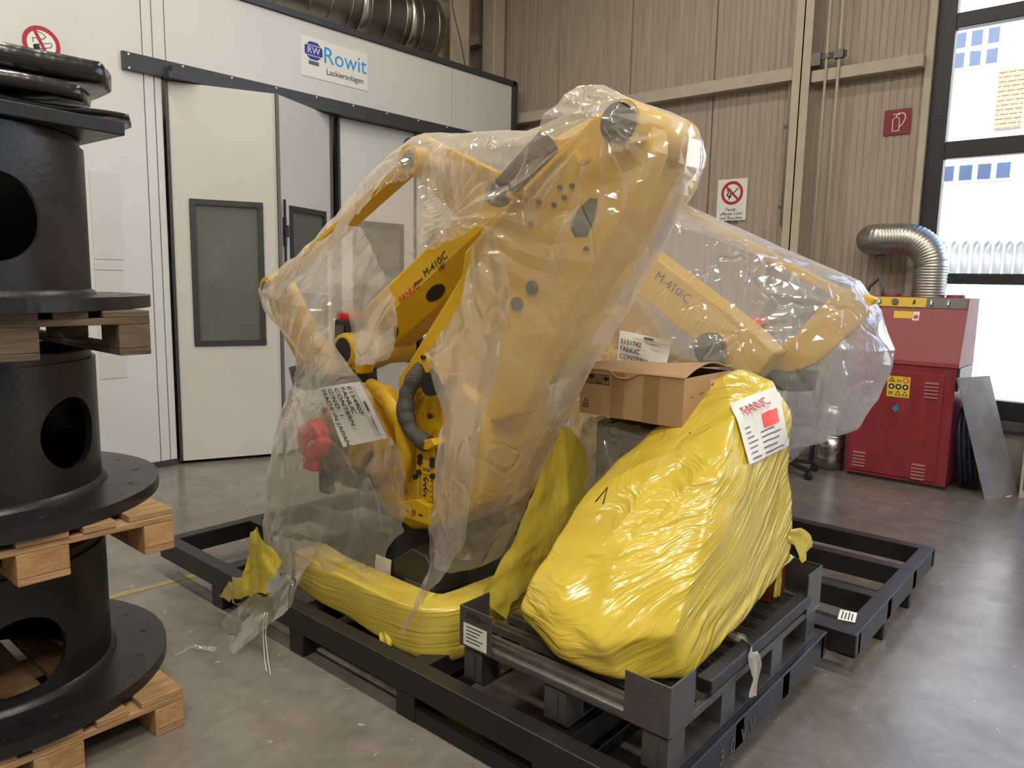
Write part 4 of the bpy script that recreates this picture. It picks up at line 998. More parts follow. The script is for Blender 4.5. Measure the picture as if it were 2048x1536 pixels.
# ==================================================================  ROBOTS
RC = Vector((2.39, 2.40, .20))
rb = thing('palletizing_robot', 'yellow palletizing robot with its lettered forearm bare between torn clear covers', 'robot', RC, 'palletizing robots')
def A(px, py, X): p = gx(px, py, X); return (p.y, p.z)
def AV(px, py, X): return gx(px, py, X)
def pp(pix, X): return [A(x, y, X) for x, y in pix]
def part(name, mb, m, parent=rb, **k): return obj(name, mb, m, parent, **k)
def bolts(parent, pts, X, r_=.011, d=.012, m=M_rub):
    for p in pts:
        q = AV(p[0], p[1], X); obj('bolt', MB().cyl(q, q - Vector((d, 0, 0)), r_, n=8), m, parent)
# base and pedestal
part('base_plate', MB().box((1.98, 2.02, .20), (2.80, 2.80, .235)), M_ydark, bevel=.004)
for y in (2.10, 2.72): part('fork_pocket', MB().box((1.95, y - .07, .235), (2.83, y + .07, .31)), M_ydark, bevel=.006)
part('pedestal', MB().lathe((2.39, 2.42, 0), [(.36, .235), (.34, .30), (.27, .42), (.25, .56), (.30, .60)], 40), M_ydark)
cbx = part('connector_box', MB().prism([A(785, 1120, 1.96), A(790, 1190, 1.96), A(868, 1195, 1.96), A(868, 1150, 1.96), A(850, 1112, 1.96), A(822, 1098, 1.96)], 1.96, 2.16), M_ydark, bevel=.008)
q = AV(826, 1172, 1.958); obj('type_plate', MB().box((q.x, q.y - .05, q.z - .03), (q.x + .003, q.y + .05, q.z + .02)), M_greycap, cbx)
part('cable_socket', MB().box((2.02, 2.62, .33), (2.16, 2.78, .42)).cyl((2.02, 2.66, .36), (1.98, 2.66, .36), .03, n=14), M_rub, bevel=.004)
q = AV(766, 1135, 1.965); part('paper_tag', MB().add([AV(752, 1108, 1.965), AV(783, 1120, 1.965), AV(780, 1162, 1.96), AV(748, 1156, 1.96)], [(0, 1, 2, 3)]), M_paper)
# swivel body
part('swivel_ring', MB().lathe((2.39, 2.42, 0), [(.31, .60), (.345, .62), (.345, .68), (.32, .70), (0, .70)], 48), M_yel)
part('swivel_body', MB().prism(pp([(775, 1030), (770, 960), (800, 770), (850, 745), (910, 760), (960, 800), (975, 900), (955, 1010), (890, 1060), (820, 1060)], 2.10), 2.10, 2.56), M_yel, bevel=.025, seg=3)
fp = part('front_plate', MB().prism(pp([(812, 960), (800, 900), (793, 840), (800, 775), (826, 748), (905, 748), (905, 790), (890, 880), (885, 990), (870, 1050), (815, 1035)], 2.05), 2.05, 2.12), M_yel, bevel=.012, seg=3)
obj('embossed_number', text_mb('RA5782', .045, frame_M(AV(858, 832, 2.048), (0, -1, 0), (0, 0, 1)), .001), M_yel, fp)
obj('plate_rib', MB().tube([AV(775, 775, 2.07), AV(800, 800, 2.05), AV(835, 800, 2.05), AV(850, 780, 2.05)], .014, 8), M_yel, fp)
# shoulder gear housing
gc = AV(700, 880, 2.02)
gh = part('gear_housing', MB().lathe(gc, [(0, .0), (.15, .0), (.155, -.03), (.19, -.03), (.215, -.02), (.225, .02), (.225, .16), (.19, .20)], 48, 'x'), M_yel)
for k in range(12):
    a = 2 * math.pi * k / 12 + .2; q = gc + Vector((-.03, .185 * math.cos(a), .185 * math.sin(a))); obj('bolt', MB().cyl(q + Vector((.005, 0, 0)), q - Vector((.012, 0, 0)), .013, n=8), M_rub, gh)
ca = part('casting_web', MB().tube([AV(742, 770, 2.06), AV(775, 790, 2.0), AV(805, 840, 1.99), AV(812, 900, 1.99), AV(808, 960, 2.0)], [.03, .035, .04, .035, .03], 12), M_yel)
# shoulder motor with red cap
mc = AV(626, 880, 1.90)
sm_ = part('shoulder_motor', MB().cyl(mc + Vector((.03, 0, 0)), mc + Vector((.20, -.06, 0)), .075, .07, n=28), M_ydark)
obj('red_cap', MB().cyl(mc - Vector((.03, 0, 0)), mc + Vector((.035, 0, 0)), .092, .098, n=8).box(mc + Vector((-.02, -.03, -.14)), mc + Vector((.02, .06, -.08))), M_redm, sm_, bevel=.012)
obj('motor_bracket', MB().box(mc + Vector((.06, -.30, -.19)), mc + Vector((.12, .02, -.12))).box(mc + Vector((.06, -.02, -.26)), mc + Vector((.10, .05, -.08))), M_ydark, sm_, bevel=.005)
obj('motor_cable', MB().tube([mc + Vector((.03, -.05, -.06)), mc + Vector((.0, -.1, -.12)), mc + Vector((.0, -.18, -.13)), mc + Vector((.05, -.26, -.1)), mc + Vector((.1, -.3, -.02))], .014, 8), M_rub, sm_)
# lower arm (wide casting between shoulder and elbow)
la = part('lower_arm', MB().prism(pp([(800, 745), (812, 730), (921, 551), (927, 503), (955, 473), (1010, 415), (1100, 325), (1190, 225), (1250, 205), (1300, 235), (1302, 300), (1255, 420), (1150, 600), (1075, 745), (1040, 830), (960, 850), (830, 800)], 2.14), 2.14, 2.26), M_yel, bevel=.016, seg=3)
obj('arm_box', MB().prism(pp([(965, 640), (1075, 455), (1180, 290), (1280, 240), (1300, 300), (1250, 420), (1150, 600), (1065, 760), (960, 800)], 2.26), 2.26, 2.62), M_yel, la, bevel=.03, seg=3)
hole = [(-.055, -.02), (-.03, -.05), (.02, -.05), (.055, .0), (.06, .045), (.03, .05), (-.02, .02)]
for px_, py_, s_ in ((1165, 435, 1.0),):
    q = AV(px_, py_, 2.139); obj('cast_opening', MB().prism([(q.y - a_ * s_, q.z + b2 * 1.3 * s_) for a_, b2 in hole], q.x - .0015, q.x + .004), M_ydark, la)
for px_, py_, r_ in ((1065, 575, .026), (1035, 608, .026), (870, 762, .045)):
    q = AV(px_, py_, 2.138); obj('round_plug', MB().cyl(q + Vector((.01, 0, 0)), q - Vector((.008 if r_ < .04 else .16, 0, 0)), r_, n=24), M_ydark if r_ < .04 else M_yel, la)
q = AV(862, 768, 1.975); obj('shoulder_cap', MB().cyl(q + Vector((.01, 0, 0)), q - Vector((.012, 0, 0)), .046, n=28), M_rub, la)
bolts(la, [(1130, 395), (1122, 375), (1146, 372), (1062, 448), (1174, 498), (1080, 405), (1110, 410)], 2.139, .009)
# elbow shaft
ec = AV(1240, 247, 2.08)
es_ = part('elbow_shaft', MB().cyl(ec, ec + Vector((.40, 0, 0)), .075, n=32), M_yel)
obj('end_cap', MB().cyl(ec - Vector((.02, 0, 0)), ec + Vector((.004, 0, 0)), .062, n=32), M_rub, es_); obj('end_cap', MB().cyl(ec + Vector((.395, 0, 0)), ec + Vector((.42, 0, 0)), .062, n=32), M_rub, es_)
e2 = AV(1340, 285, 2.42); obj('bearing_ring', MB().lathe(e2, [(.0, -.02), (.058, -.02), (.06, 0), (.085, 0), (.09, .03), (.075, .08)], 32, 'x'), M_yel, es_); obj('bearing_cap', MB().cyl(e2 - Vector((.026, 0, 0)), e2 - Vector((.018, 0, 0)), .056, n=28), M_rub, es_)
# elbow drive motor along the arm
ma, mb2 = AV(1004, 383, 2.08), AV(1096, 285, 2.08)
em = part('elbow_motor', MB().cyl(ma, mb2, .046, n=24), M_ydark)
obj('motor_end', MB().cyl(ma - Vector((.012, 0, 0)) + (ma - mb2) * .02, ma + (ma - mb2) * .10, .05, .05, n=20), M_greycap, em)
obj('motor_mount', MB().beam(ma.lerp(mb2, .06) + Vector((.03, 0, 0)), ma.lerp(mb2, .20) + Vector((.03, 0, 0)), .115, .115, (1, 0, 0)), M_yel, em, bevel=.01)
br = part('cable_bracket', MB().beam(AV(1150, 300, 2.09), AV(1160, 328, 2.09), .03, .012).beam(AV(1160, 328, 2.09), AV(1180, 318, 2.09), .03, .012), M_yel)
# forearm: swept section with a chamfered lower face
W0, E0 = Vector((0,) + A(672, 716, 2.26)), Vector((0,) + A(1005, 405, 2.26))
ad = (E0 - W0).normalized(); an = Vector((0, -ad.z, ad.y)); an = an if an.z > 0 else -an
sec = [(.105, 2.275), (.085, 2.262), (-.022, 2.262), (-.125, 2.33), (-.125, 2.46), (.105, 2.46)]
fa_rows = []
for t, wd in ((0.0, .72), (.10, .95), (.22, 1.0), (1.0, 1.0)):
    c = W0.lerp(E0, t); fa_rows.append([Vector((xx, 0, 0)) + Vector((0, c.y, c.z)) + an * (n_ * wd) for n_, xx in sec])
mbf = MB(); mbf.grid(fa_rows, True, False); mbf.add(fa_rows[0], [tuple(range(6))]); mbf.add(fa_rows[-1], [tuple(range(6))])
fa = part('forearm', mbf, M_yel, bevel=.008, seg=2)
def chamf(t): c = W0.lerp(E0, t); return Vector((2.30, 0, 0)) + Vector((0, c.y, c.z)) + an * (-.078)
cn = Vector((-.103, 0, 0)) + an * (-.068); cn.normalize()
for t in (.30, .58):
    c = chamf(t) + cn * .004; M = frame_M(c, ad, cn.cross(ad))
    obj('oval_opening', flat_mb(M, [(.062 * math.cos(k * math.pi / 10), .030 * math.sin(k * math.pi / 10)) for k in range(20)], .001), M_rub, fa, recalc=False)
tdir = ad if ad.y < 0 else -ad
def fa_text(s, t, off, size, m, shear=0):
    c = W0.lerp(E0, t); M = frame_M(Vector((2.2605, c.y, c.z)) + an * off, tdir, an); obj('lettering', text_mb(s, size, M, .0008, 'LEFT', shear), m, fa)
def fa_fit(tx, p0, p1, m, wfac, shear=0):
    a_, b3 = AV(p0[0], p0[1], 2.2605), AV(p1[0], p1[1], 2.2605); obj('lettering', text_mb(tx, (b3 - a_).length / wfac, frame_M(a_, tdir, an), .0008, 'LEFT', shear), m, fa)
fa_fit('FANUC', (799, 603), (828, 572), M_inkred, 2.7); fa_fit('Robot', (829, 571), (846, 554), M_ink, 2.9, .2); fa_fit('M-410iC', (848, 550), (886, 509), M_ink, 3.1); fa_fit('185', (877, 541), (890, 527), M_ink, 1.6)
M2 = frame_M(Vector((2.4605, W0.lerp(E0, .78).y, W0.lerp(E0, .78).z)) + an * .03, -tdir, an)
for s, o_, size, m in (('M-410iC', .20, .072, M_ink), ('FANUC', -.12, .062, M_inkred)):
    obj('lettering', text_mb(s, size, M2 @ Matrix.Translation((o_ * (E0 - W0).length * .9, 0, 0)), .0008, 'LEFT'), m, fa)
# wrist
wc = Vector((2.10,) + A(693, 700, 2.12))
wr = part('wrist_housing', MB().lathe(wc, [(.055, .0), (.075, .0), (.08, .02), (.08, .38), (.0, .40)], 32, 'x'), M_yel)
obj('wrist_cap', MB().cyl(wc + Vector((-.002, 0, 0)), wc + Vector((.012, 0, 0)), .058, n=28), M_rub, wr)
obj('wrist_cap', MB().cyl(wc + Vector((.392, 0, 0)), wc + Vector((.43, 0, 0)), .085, n=32), M_ydark, wr)
wp = part('wrist_plate', MB().prism(pp([(552, 556), (530, 572), (545, 625), (590, 712), (630, 752), (725, 748), (738, 718), (700, 706), (652, 700), (622, 668), (585, 590), (570, 562)], 2.13), 2.12, 2.19), M_yel, bevel=.01)
obj('tool_flange', MB().cyl((2.18,) + A(712, 735, 2.18), (2.18, A(712, 735, 2.18)[0], A(712, 760, 2.18)[1]), .095, .10, n=32), M_rub, wp)
obj('wrist_base', MB().cyl((2.18,) + A(640, 735, 2.18), (2.18, A(640, 735, 2.18)[0], A(640, 772, 2.18)[1]), .15, .13, n=36), M_ydark, wp)
wm = part('wrist_motor', MB().box(Vector((2.16,) + A(676, 690, 2.18)), Vector((2.30,) + A(706, 640, 2.18))), M_ydark, bevel=.008)
q = Vector((2.23,) + A(690, 640, 2.20)); obj('red_cap', MB().cyl(q + Vector((0, 0, -.015)), q + Vector((0, 0, .035)), .062, .058, n=8), M_redm, wm, bevel=.008)
q = AV(680, 665, 2.155); obj('warning_plate', MB().box((q.x - .003, q.y - .03, q.z - .035), (q.x + .002, q.y + .03, q.z + .035)), M_greycap, wm)
# parallel link rod and its lever
L0, L1 = AV(833, 322, 2.10), AV(548, 577, 2.10)
pr = part('link_rod', MB().beam(L0, L1, .045, .075, (1, 0, 0)), M_yel, bevel=.006)
obj('rod_groove', MB().beam(L0.lerp(L1, .06) - Vector((.026, 0, 0)), L0.lerp(L1, .94) - Vector((.026, 0, 0)), .008, .028, (1, 0, 0)), M_yel, pr)
for q, m in ((L0, M_ydark), (L1, M_greycap)):
    obj('rod_eye', MB().cyl(q - Vector((.045, 0, 0)), q + Vector((.05, 0, 0)), .058, n=28), M_yel, pr); obj('pin_cap', MB().cyl(q - Vector((.052, 0, 0)), q - Vector((.044, 0, 0)), .036, n=24), m, pr)
lv = part('link_lever', MB().prism(pp([(812, 318), (815, 290), (850, 270), (1000, 345), (1120, 270), (1180, 235), (1200, 280), (1060, 430), (985, 485), (930, 445), (840, 365)], 2.27), 2.265, 2.30), M_yel, bevel=.008)
q = AV(828, 298, 2.20); obj('lever_pin', MB().cyl(q - Vector((.03, 0, 0)), q + Vector((.1, 0, 0)), .042, n=24), M_ydark, lv); obj('rod_pin', MB().cyl(L0, L0 + Vector((.17, 0, 0)), .03, n=20), M_yel, lv)
# long second rod at the back of the arm
r0, r1 = AV(1000, 830, 2.50), AV(1260, 330, 2.50); part('rear_rod', MB().beam(r0, r1, .05, .06, (1, 0, 0)), M_yel, bevel=.006)
# cable hose with brackets
hp_ = [AV(x, y, X) for x, y, X in ((848, 736, 2.02), (832, 752, 1.99), (814, 785, 1.97), (810, 825, 1.96), (820, 858, 1.96), (840, 878, 1.97), (856, 888, 1.98))]
hr_ = polyline(hp_, 40); ho = part('cable_hose', MB().tube(hr_, [.034 + .0015 * math.sin(k * 1.1) + .003 * math.sin(k * .37) for k in range(40)], 14), M_hose)
b1 = part('hose_bracket', MB().prism(pp([(838, 712), (850, 706), (880, 732), (885, 770), (868, 780), (848, 735)], 1.99), 1.985, 2.0), M_yel, bevel=.003); bolts(b1, [(848, 714), (866, 742)], 1.984, .010, .010)
b2_ = part('hose_clamp', MB().prism(pp([(826, 886), (866, 876), (874, 890), (856, 900), (838, 892)], 1.96), 1.95, 2.02), M_yel, bevel=.003)
b3_ = part('label_plate', MB().prism(pp([(836, 895), (870, 892), (872, 1005), (836, 1000)], 2.0), 1.99, 2.0), M_yel, bevel=.002)
bolts(b3_, [(841, 914), (841, 924), (866, 920), (866, 930), (839, 944), (867, 952), (832, 953), (856, 896)], 1.989, .012, .010)
q = AV(853, 976, 1.9885); M = frame_M(q, (0, -1, 0), (0, 0, 1)); zf = abs(A(853, 950, 1.99)[1] - A(853, 1002, 1.99)[1])
bd = stroke_mb(M, [(-.036, -zf / 2), (.036, -zf / 2), (.036, zf / 2), (-.036, zf / 2), (-.036, -zf / 2)], .0022, .001)
for k in range(4): stroke_mb(M, [(.022, zf * (.32 - .2 * k)), (.031, zf * (.32 - .2 * k))], .003, .001, bd)
for zz in (zf * .2, -zf * .2): stroke_mb(M, [(-.02, zz - .012), (-.008, zz - .014), (-.004, zz), (-.016, zz + .012), (-.002, zz + .022), (.01, zz + .010)], .006, .001, bd)
obj('instruction_print', bd, M_ink, b3_, recalc=False)
q = AV(853, 940, 1.9885); obj('small_lettering', text_mb('0135', .020, frame_M(q, (0, -1, 0), (0, 0, 1)), .0006), M_ink, b3_)
jb_ = part('axis_stop', MB().prism(pp([(803, 1003), (835, 998), (862, 1012), (862, 1050), (803, 1030)], 1.97), 1.96, 2.06), M_yel, bevel=.004)
obj('axis_lettering', text_mb('J1', .034, frame_M(AV(828, 1026, 1.958), (0, -1, 0), (0, 0, 1)), .0008), M_ink, jb_)
obj('arrow_mark', stroke_mb(frame_M(AV(828, 1026, 1.958), (0, -1, 0), (0, 0, 1)), [(-.05, 0), (-.03, 0)], .007, .001, stroke_mb(frame_M(AV(828, 1026, 1.958), (0, -1, 0), (0, 0, 1)), [(.03, 0), (.05, 0)], .007, .001)), M_ink, jb_, recalc=False)
bolts(rb, [(832, 1003), (862, 832), (890, 772)], 1.99, .011)
# second robot: the same machine turned round on the other frame
rb2 = copy_tree(rb); rb2.location = (3.75, 2.20, .20); rb2.rotation_euler = (0, 0, math.pi)
rb2['label'] = 'yellow palletizing robot wholly under a clear plastic cover, arm pointing at the red filter unit'

# ==================================================================  YELLOW WRAP ROUND THE ROBOT BASE
def swept(path, sec, n, disp, closed=True):
    P = polyline(path, n); rows = []
    for i, p in enumerate(P):
        d = (P[min(i + 1, n - 1)] - P[max(i - 1, 0)]); d.z = 0; d.normalize(); sd = Vector((d.y, -d.x, 0)); row = []
        for a_, b3 in sec(i / (n - 1)):
            q = p + sd * a_ + Vector((0, 0, b3)); row.append(q + (sd * math.copysign(1, a_)) * disp(q))
        rows.append(row)
    return rows
def wrap_sec(t):
    belly = .05 * math.exp(-((t - .55) / .22) ** 2)
    out = []
    for k in range(28):
        a = 2 * math.pi * k / 28; c_, s_ = math.cos(a), math.sin(a)
        out.append((.075 * math.copysign(abs(c_) ** .16, c_), .085 * math.copysign(abs(s_) ** .16, s_) - (belly if s_ < 0 else 0) * abs(s_)))
    return out
def wr_disp(q): return fbm((q.x * 1.5, q.y * 1.5, q.z * 18), 2) * .0012 + fbm(q * 3, 2) * .010
bw = thing('base_wrap', 'yellow stretch film wound round the base of the partly uncovered robot', 'stretch film', (1.9, 2.3, .2))
rows = swept([(1.905, 2.83, .292), (1.875, 2.60, .292), (1.87, 2.30, .290), (1.87, 2.10, .288), (1.885, 2.02, .288), (1.93, 1.965, .288), (2.05, 1.945, .29), (2.30, 1.94, .292), (2.75, 1.94, .295)], wrap_sec, 110, wr_disp)
mbw = MB(); mbw.grid(rows, True); mbw.add(rows[0], [tuple(range(28))]); mbw.add(rows[-1], [tuple(range(28))])
obj('wound_film', mbw, M_wrapbase, bw)
ribbon('film_tail', '', [AV(768, 1262, 1.80), AV(772, 1280, 1.79), AV(776, 1292, 1.79), AV(775, 1305, 1.79)], [.03, .05, .06, .02], M_wrapflap, bw, (1, 0, 0), 14, 6, .02, 4)
ribbon('film_edge', '', [AV(628, 1118, 1.84), AV(660, 1128, 1.85), AV(700, 1150, 1.85), AV(740, 1165, 1.86)], [.02, .05, .04, .02], M_wrapflap, bw, (1, 0, .6), 16, 5, .02, 6)

def patch(left, right, n_s, n_t, top=None, bottom=None):
    """Coons patch from four boundary polylines (points are Vectors)"""
    Lf, Rt = polyline(left, n_t + 1), polyline(right, n_t + 1)
    Tp = polyline(top, n_s + 1) if top else [Lf[0].lerp(Rt[0], i / n_s) for i in range(n_s + 1)]
    Bt = polyline(bottom, n_s + 1) if bottom else [Lf[-1].lerp(Rt[-1], i / n_s) for i in range(n_s + 1)]
    rows = []
    for j in range(n_t + 1):
        t = j / n_t; row = []
        for i in range(n_s + 1):
            s_ = i / n_s
            p = Lf[j] * (1 - s_) + Rt[j] * s_ + Tp[i] * (1 - t) + Bt[i] * t - (Tp[0] * (1 - s_) * (1 - t) + Tp[-1] * s_ * (1 - t) + Bt[0] * (1 - s_) * t + Bt[-1] * s_ * t)
            row.append(p)
        rows.append(row)
    return rows
def proj(p):
    c_ = RM.transposed() @ (Vector(p) - Vector((0, 0, H))); return (CX + F * c_.x / c_.z, CY + F * c_.y / c_.z)
def tri(x): x = x - math.floor(x); return 1 - abs(2 * x - 1)
def film_relief(y, z, contacts, seed):
    d = 0.0
    for k, (cy, cz, n_, A_, Lk) in enumerate(contacts):
        dy, dz = y - cy, z - cz; r_ = math.hypot(dy, dz)
        if r_ > Lk * 3: continue
        a = math.atan2(dz, dy) + .25 * fbm((y * 2, z * 2, seed + k), 2)
        d += A_ * (tri(a * n_ / (2 * math.pi) + .13 * k) - .5) * min(1, r_ / .12) * math.exp(-r_ / Lk)
    d += (abs(fbm((y * 1.9, z * 1.0, seed + 11), 2))) * .05 - .015
    msk_ = max(0.0, min(1.0, fbm((y * 1.6, z * 1.6, seed + 71), 2) * 2.2 + .25))
    d += abs(fbm((y * 6.0 + z * 1.5, z * 2.4, seed + 31), 2)) * .026 * msk_
    d += fbm((y * 15, z * 9, seed + 51), 2) * .006 * msk_
    return d
def cover(left, right, top, bottom, XF, depthF, depthB, contacts, seed, n_s, n_t, amp=1.0):
    yz = patch(left, right, n_s, n_t, top, bottom)
    sheets = []
    for side, dep in ((-1, depthF), (1, depthB)):
        rows = []
        for j in range(n_t + 1):
            t = j / n_t; row = []
            for i in range(n_s + 1):
                s_ = i / n_s; p = yz[j][i]; b_ = math.sin(math.pi * s_) ** (.8 if s_ < .5 else .42)
                tt = min(1.0, t / .05) ** .5
                fold = math.sin(s_ * 34 + 3 * fbm((s_ * 4, t * 2, seed), 2)) * .018 * max(0, t - .25) + math.sin(s_ * 13 + t * 2 + seed) * .03 * max(0, t - .2)
                rl = amp * (film_relief(p.y, p.z, contacts, seed + (7 if side > 0 else 0)) + fold) * min(1, s_ * 14, (1 - s_) * 14) * min(1, t * 14)
                x = XF + side * (dep(s_, t) * b_ * tt + rl)
                e = fbm((p.y * 7, p.z * 7, seed), 2) * .012
                row.append(Vector((x, p.y + e, p.z + e * .7 + (fbm((p.y * 9, 0, seed), 2) * .03 * max(0, t - .9) * 10))))
            rows.append(row)
        sheets.append(rows)
    return sheets

def crumple(o, ratio=.13):
    md = o.modifiers.new('crumple', 'DECIMATE'); md.ratio = ratio
    return o
# ------------------------------------------------------------------ cover of the first robot
X1 = 2.12
def V(px, py, X=X1): return AV(px, py, X)
c1L = [V(*p) for p in ((826, 272), (794, 296), (746, 344), (680, 418), (630, 476), (567, 533), (532, 556), (518, 580), (526, 614), (566, 655), (600, 690), (604, 725), (580, 790), (556, 860), (542, 940), (536, 1020), (540, 1100))]
c1R = [V(*p) for p in ((1376, 240), (1380, 275), (1370, 330), (1350, 385), (1318, 445), (1272, 535), (1212, 640), (1145, 750), (1095, 830), (1050, 930), (1010, 1020), (980, 1085), (965, 1130))]
c1T = [V(*p) for p in ((826, 272), (850, 265), (930, 268), (1010, 258), (1080, 262), (1130, 245), (1165, 222), (1166, 200), (1180, 170), (1205, 168), (1230, 185), (1290, 208), (1340, 222), (1376, 240))]
c1B = [V(*p) for p in ((540, 1100), (620, 1110), (720, 1096), (800, 1098), (900, 1110), (965, 1130))]
con1 = [(*A(830, 300, X1), 15, .04, .30), (*A(545, 577, X1), 13, .04, .35), (*A(1240, 240, X1), 17, .05, .45), (*A(1385, 250, X1), 13, .05, .5), (*A(640, 770, X1), 20, .035, .35), (*A(960, 450, X1), 22, .03, .3)]
def d1F(s_, t): return .16 + .16 * min(1, max(0, (t - .15) / .5)) + .02 * t
def d1B(s_, t): return .54 + .06 * min(1, max(0, (t - .1) / .5))
tear = [(690, 455), (765, 372), (836, 348), (845, 400), (842, 490), (868, 497), (905, 478), (955, 448), (985, 462), (960, 510), (925, 595), (880, 690), (862, 705), (880, 760), (905, 832), (893, 890), (880, 960), (862, 1045), (866, 1130), (860, 1165), (790, 1180), (770, 1120), (800, 1060), (830, 1005), (803, 1010), (810, 950), (797, 900), (772, 860), (737, 780), (702, 735), (690, 720), (668, 690), (665, 625), (690, 620), (708, 640), (712, 732), (750, 730), (785, 708), (790, 600), (722, 452)]
sh1 = cover(c1L, c1R, c1T, c1B, X1, d1F, d1B, con1, 1.7, 190, 170)
def keep1(c_):
    x, y = proj(c_); n_ = fbm(c_ * 16, 2) * 9
    return not inpoly(x + n_, y + n_, tear)
cv1 = thing('plastic_cover', 'torn clear plastic cover hanging over the robot with the bare lettered forearm', 'plastic cover', (2.2, 2.4, .35))
mb_ = MB(); mb_.grid(sh1[0], keep=keep1, smooth=False)
cnt = {}                                          # soften the torn edge
for f_ in mb_.f:
    for k in range(4):
        e_ = tuple(sorted((f_[k], f_[(k + 1) % 4]))); cnt[e_] = cnt.get(e_, 0) + 1
nb = {}
for (p_, q_), c_ in cnt.items():
    if c_ == 1: nb.setdefault(p_, []).append(q_); nb.setdefault(q_, []).append(p_)
nu_ = len(sh1[0][0]); nv_ = len(sh1[0])
for _ in range(5):
    new = {}
    for k, ns_ in nb.items():
        i_, j_ = k % nu_, k // nu_
        if i_ in (0, nu_ - 1) or j_ in (0, nv_ - 1): continue
        m_ = Vector((0, 0, 0))
        for n_ in ns_: m_ += mb_.v[n_]
        new[k] = mb_.v[k].lerp(m_ / len(ns_), .6)
    for k, p_ in new.items(): mb_.v[k] = p_
crumple(obj('front_sheet', mb_, M_film, cv1))
mbk = MB(); mbk.grid(sh1[1], smooth=False); crumple(obj('back_sheet', mbk, M_film, cv1))
B1 = BVHTree.FromPolygons([tuple(v) for v in mb_.v], mb_.f)
def on_bvh(B, px, py, off):
    d = ray(px, py).normalized(); h = B.ray_cast(Vector((0, 0, H)), d)
    return h[0] - d * off if h[0] else None
# torn flaps that hang free
def flap(name, left, right, m, parent, X, fold=.02, seed=0, n_s=24, n_t=24, jag=.01, plane='x'):
    f_ = (lambda p: AV(p[0], p[1], p[2] if len(p) > 2 else X)) if plane == 'x' else (lambda p: gy(p[0], p[1], p[2] if len(p) > 2 else X))
    rows = patch([f_(p) for p in left], [f_(p) for p in right], n_s, n_t)
    nrm = Vector((-1, 0, 0)) if plane == 'x' else Vector((0, -1, 0))
    rows = [[p + nrm * (fbm(p * 3 + Vector((seed, 0, 0)), 2) * fold * 1.4 + abs(fbm((p.x * 4 + p.y * 7, p.z * 1.6, seed), 1)) * fold * 1.2) + Vector((0, 1, .6)) * fbm(p * 14, 2) * jag for p in row] for row in rows]
    return obj(name, MB().grid(rows), m, parent, recalc=False)
flap('torn_flap', [(972, 455), (945, 520), (915, 600), (862, 700), (850, 712)], [(985, 460), (1008, 510), (1016, 570), (1012, 640), (1010, 655)], M_film, cv1, 1.93, .02, 3)
flap('torn_flap', [(838, 300), (842, 370), (848, 430), (840, 485)], [(990, 340), (985, 400), (945, 440), (905, 478)], M_film, cv1, 1.98, .02, 8)
flap('torn_flap', [(862, 705), (880, 770), (905, 840), (890, 900), (868, 1000), (858, 1060), (866, 1125), (848, 1180), (815, 1260)], [(1010, 655), (990, 760), (970, 840), (960, 930), (940, 1010), (925, 1080), (905, 1120), (868, 1190), (822, 1262)], M_film, cv1, 1.80, .03, 12, 20, 50)
flap('torn_flap', [(700, 610), (704, 660), (710, 735)], [(790, 600), (790, 650), (786, 706)], M_film, cv1, 1.98, .015, 15)
# left skirt reaching down over the frame to the floor
flap('trailing_skirt', [(548, 1070, 1.96), (540, 1120, 1.86), (518, 1178, 1.72), (470, 1220, 1.66), (430, 1265, 1.62), (395, 1295, 1.55)], [(640, 1085, 1.84), (622, 1125, 1.78), (598, 1165, 1.72), (580, 1215, 1.66), (540, 1250, 1.62), (470, 1308, 1.52)], M_filmthin, cv1, 1.7, .02, 23, 18, 26)
s0, s1, s2 = gz(430, 1300, .02), gz(385, 1290, .02), gz(350, 1310, .012)
ribbon('film_strand', '', [s0, s1, s2], [.03, .02, .012], M_film, cv1, (0, 0, 1), 14, 4, .01, 2)
for k, (xa, xb) in enumerate(((531, 541), (526, 533))):
    obj('film_thread', MB().tube([AV(xa + 3, 1225, 1.66), AV(xa, 1270, 1.63), AV((xa + xb) / 2, 1320, 1.58), gz(xb, 1350 - k * 8, .006)], .0018, 5), M_signwhite, cv1)
# yellow film caught in the cover
flap('yellow_film_scrap', [(520, 1062), (512, 1100), (505, 1140), (470, 1165), (430, 1195)], [(532, 1056), (560, 1090), (574, 1125), (550, 1172), (462, 1206)], M_wrapflap, cv1, 1.66, .05, 31, 20, 30, .03)
yf = flap('yellow_film_sheet', [(1128, 852), (1100, 905), (1060, 1000), (1030, 1090), (1000, 1135), (968, 1185), (985, 1215), (1014, 1240)], [(1138, 856), (1160, 895), (1180, 935), (1172, 985), (1120, 1090), (1062, 1180), (1040, 1190), (1030, 1185)], M_wrapflap, None, 1.815, .03, 37, 24, 44, .008, 'y')
tag(yf, 'tall pointed sheet of yellow film standing between the robot base and the wrapped load', 'plastic film')
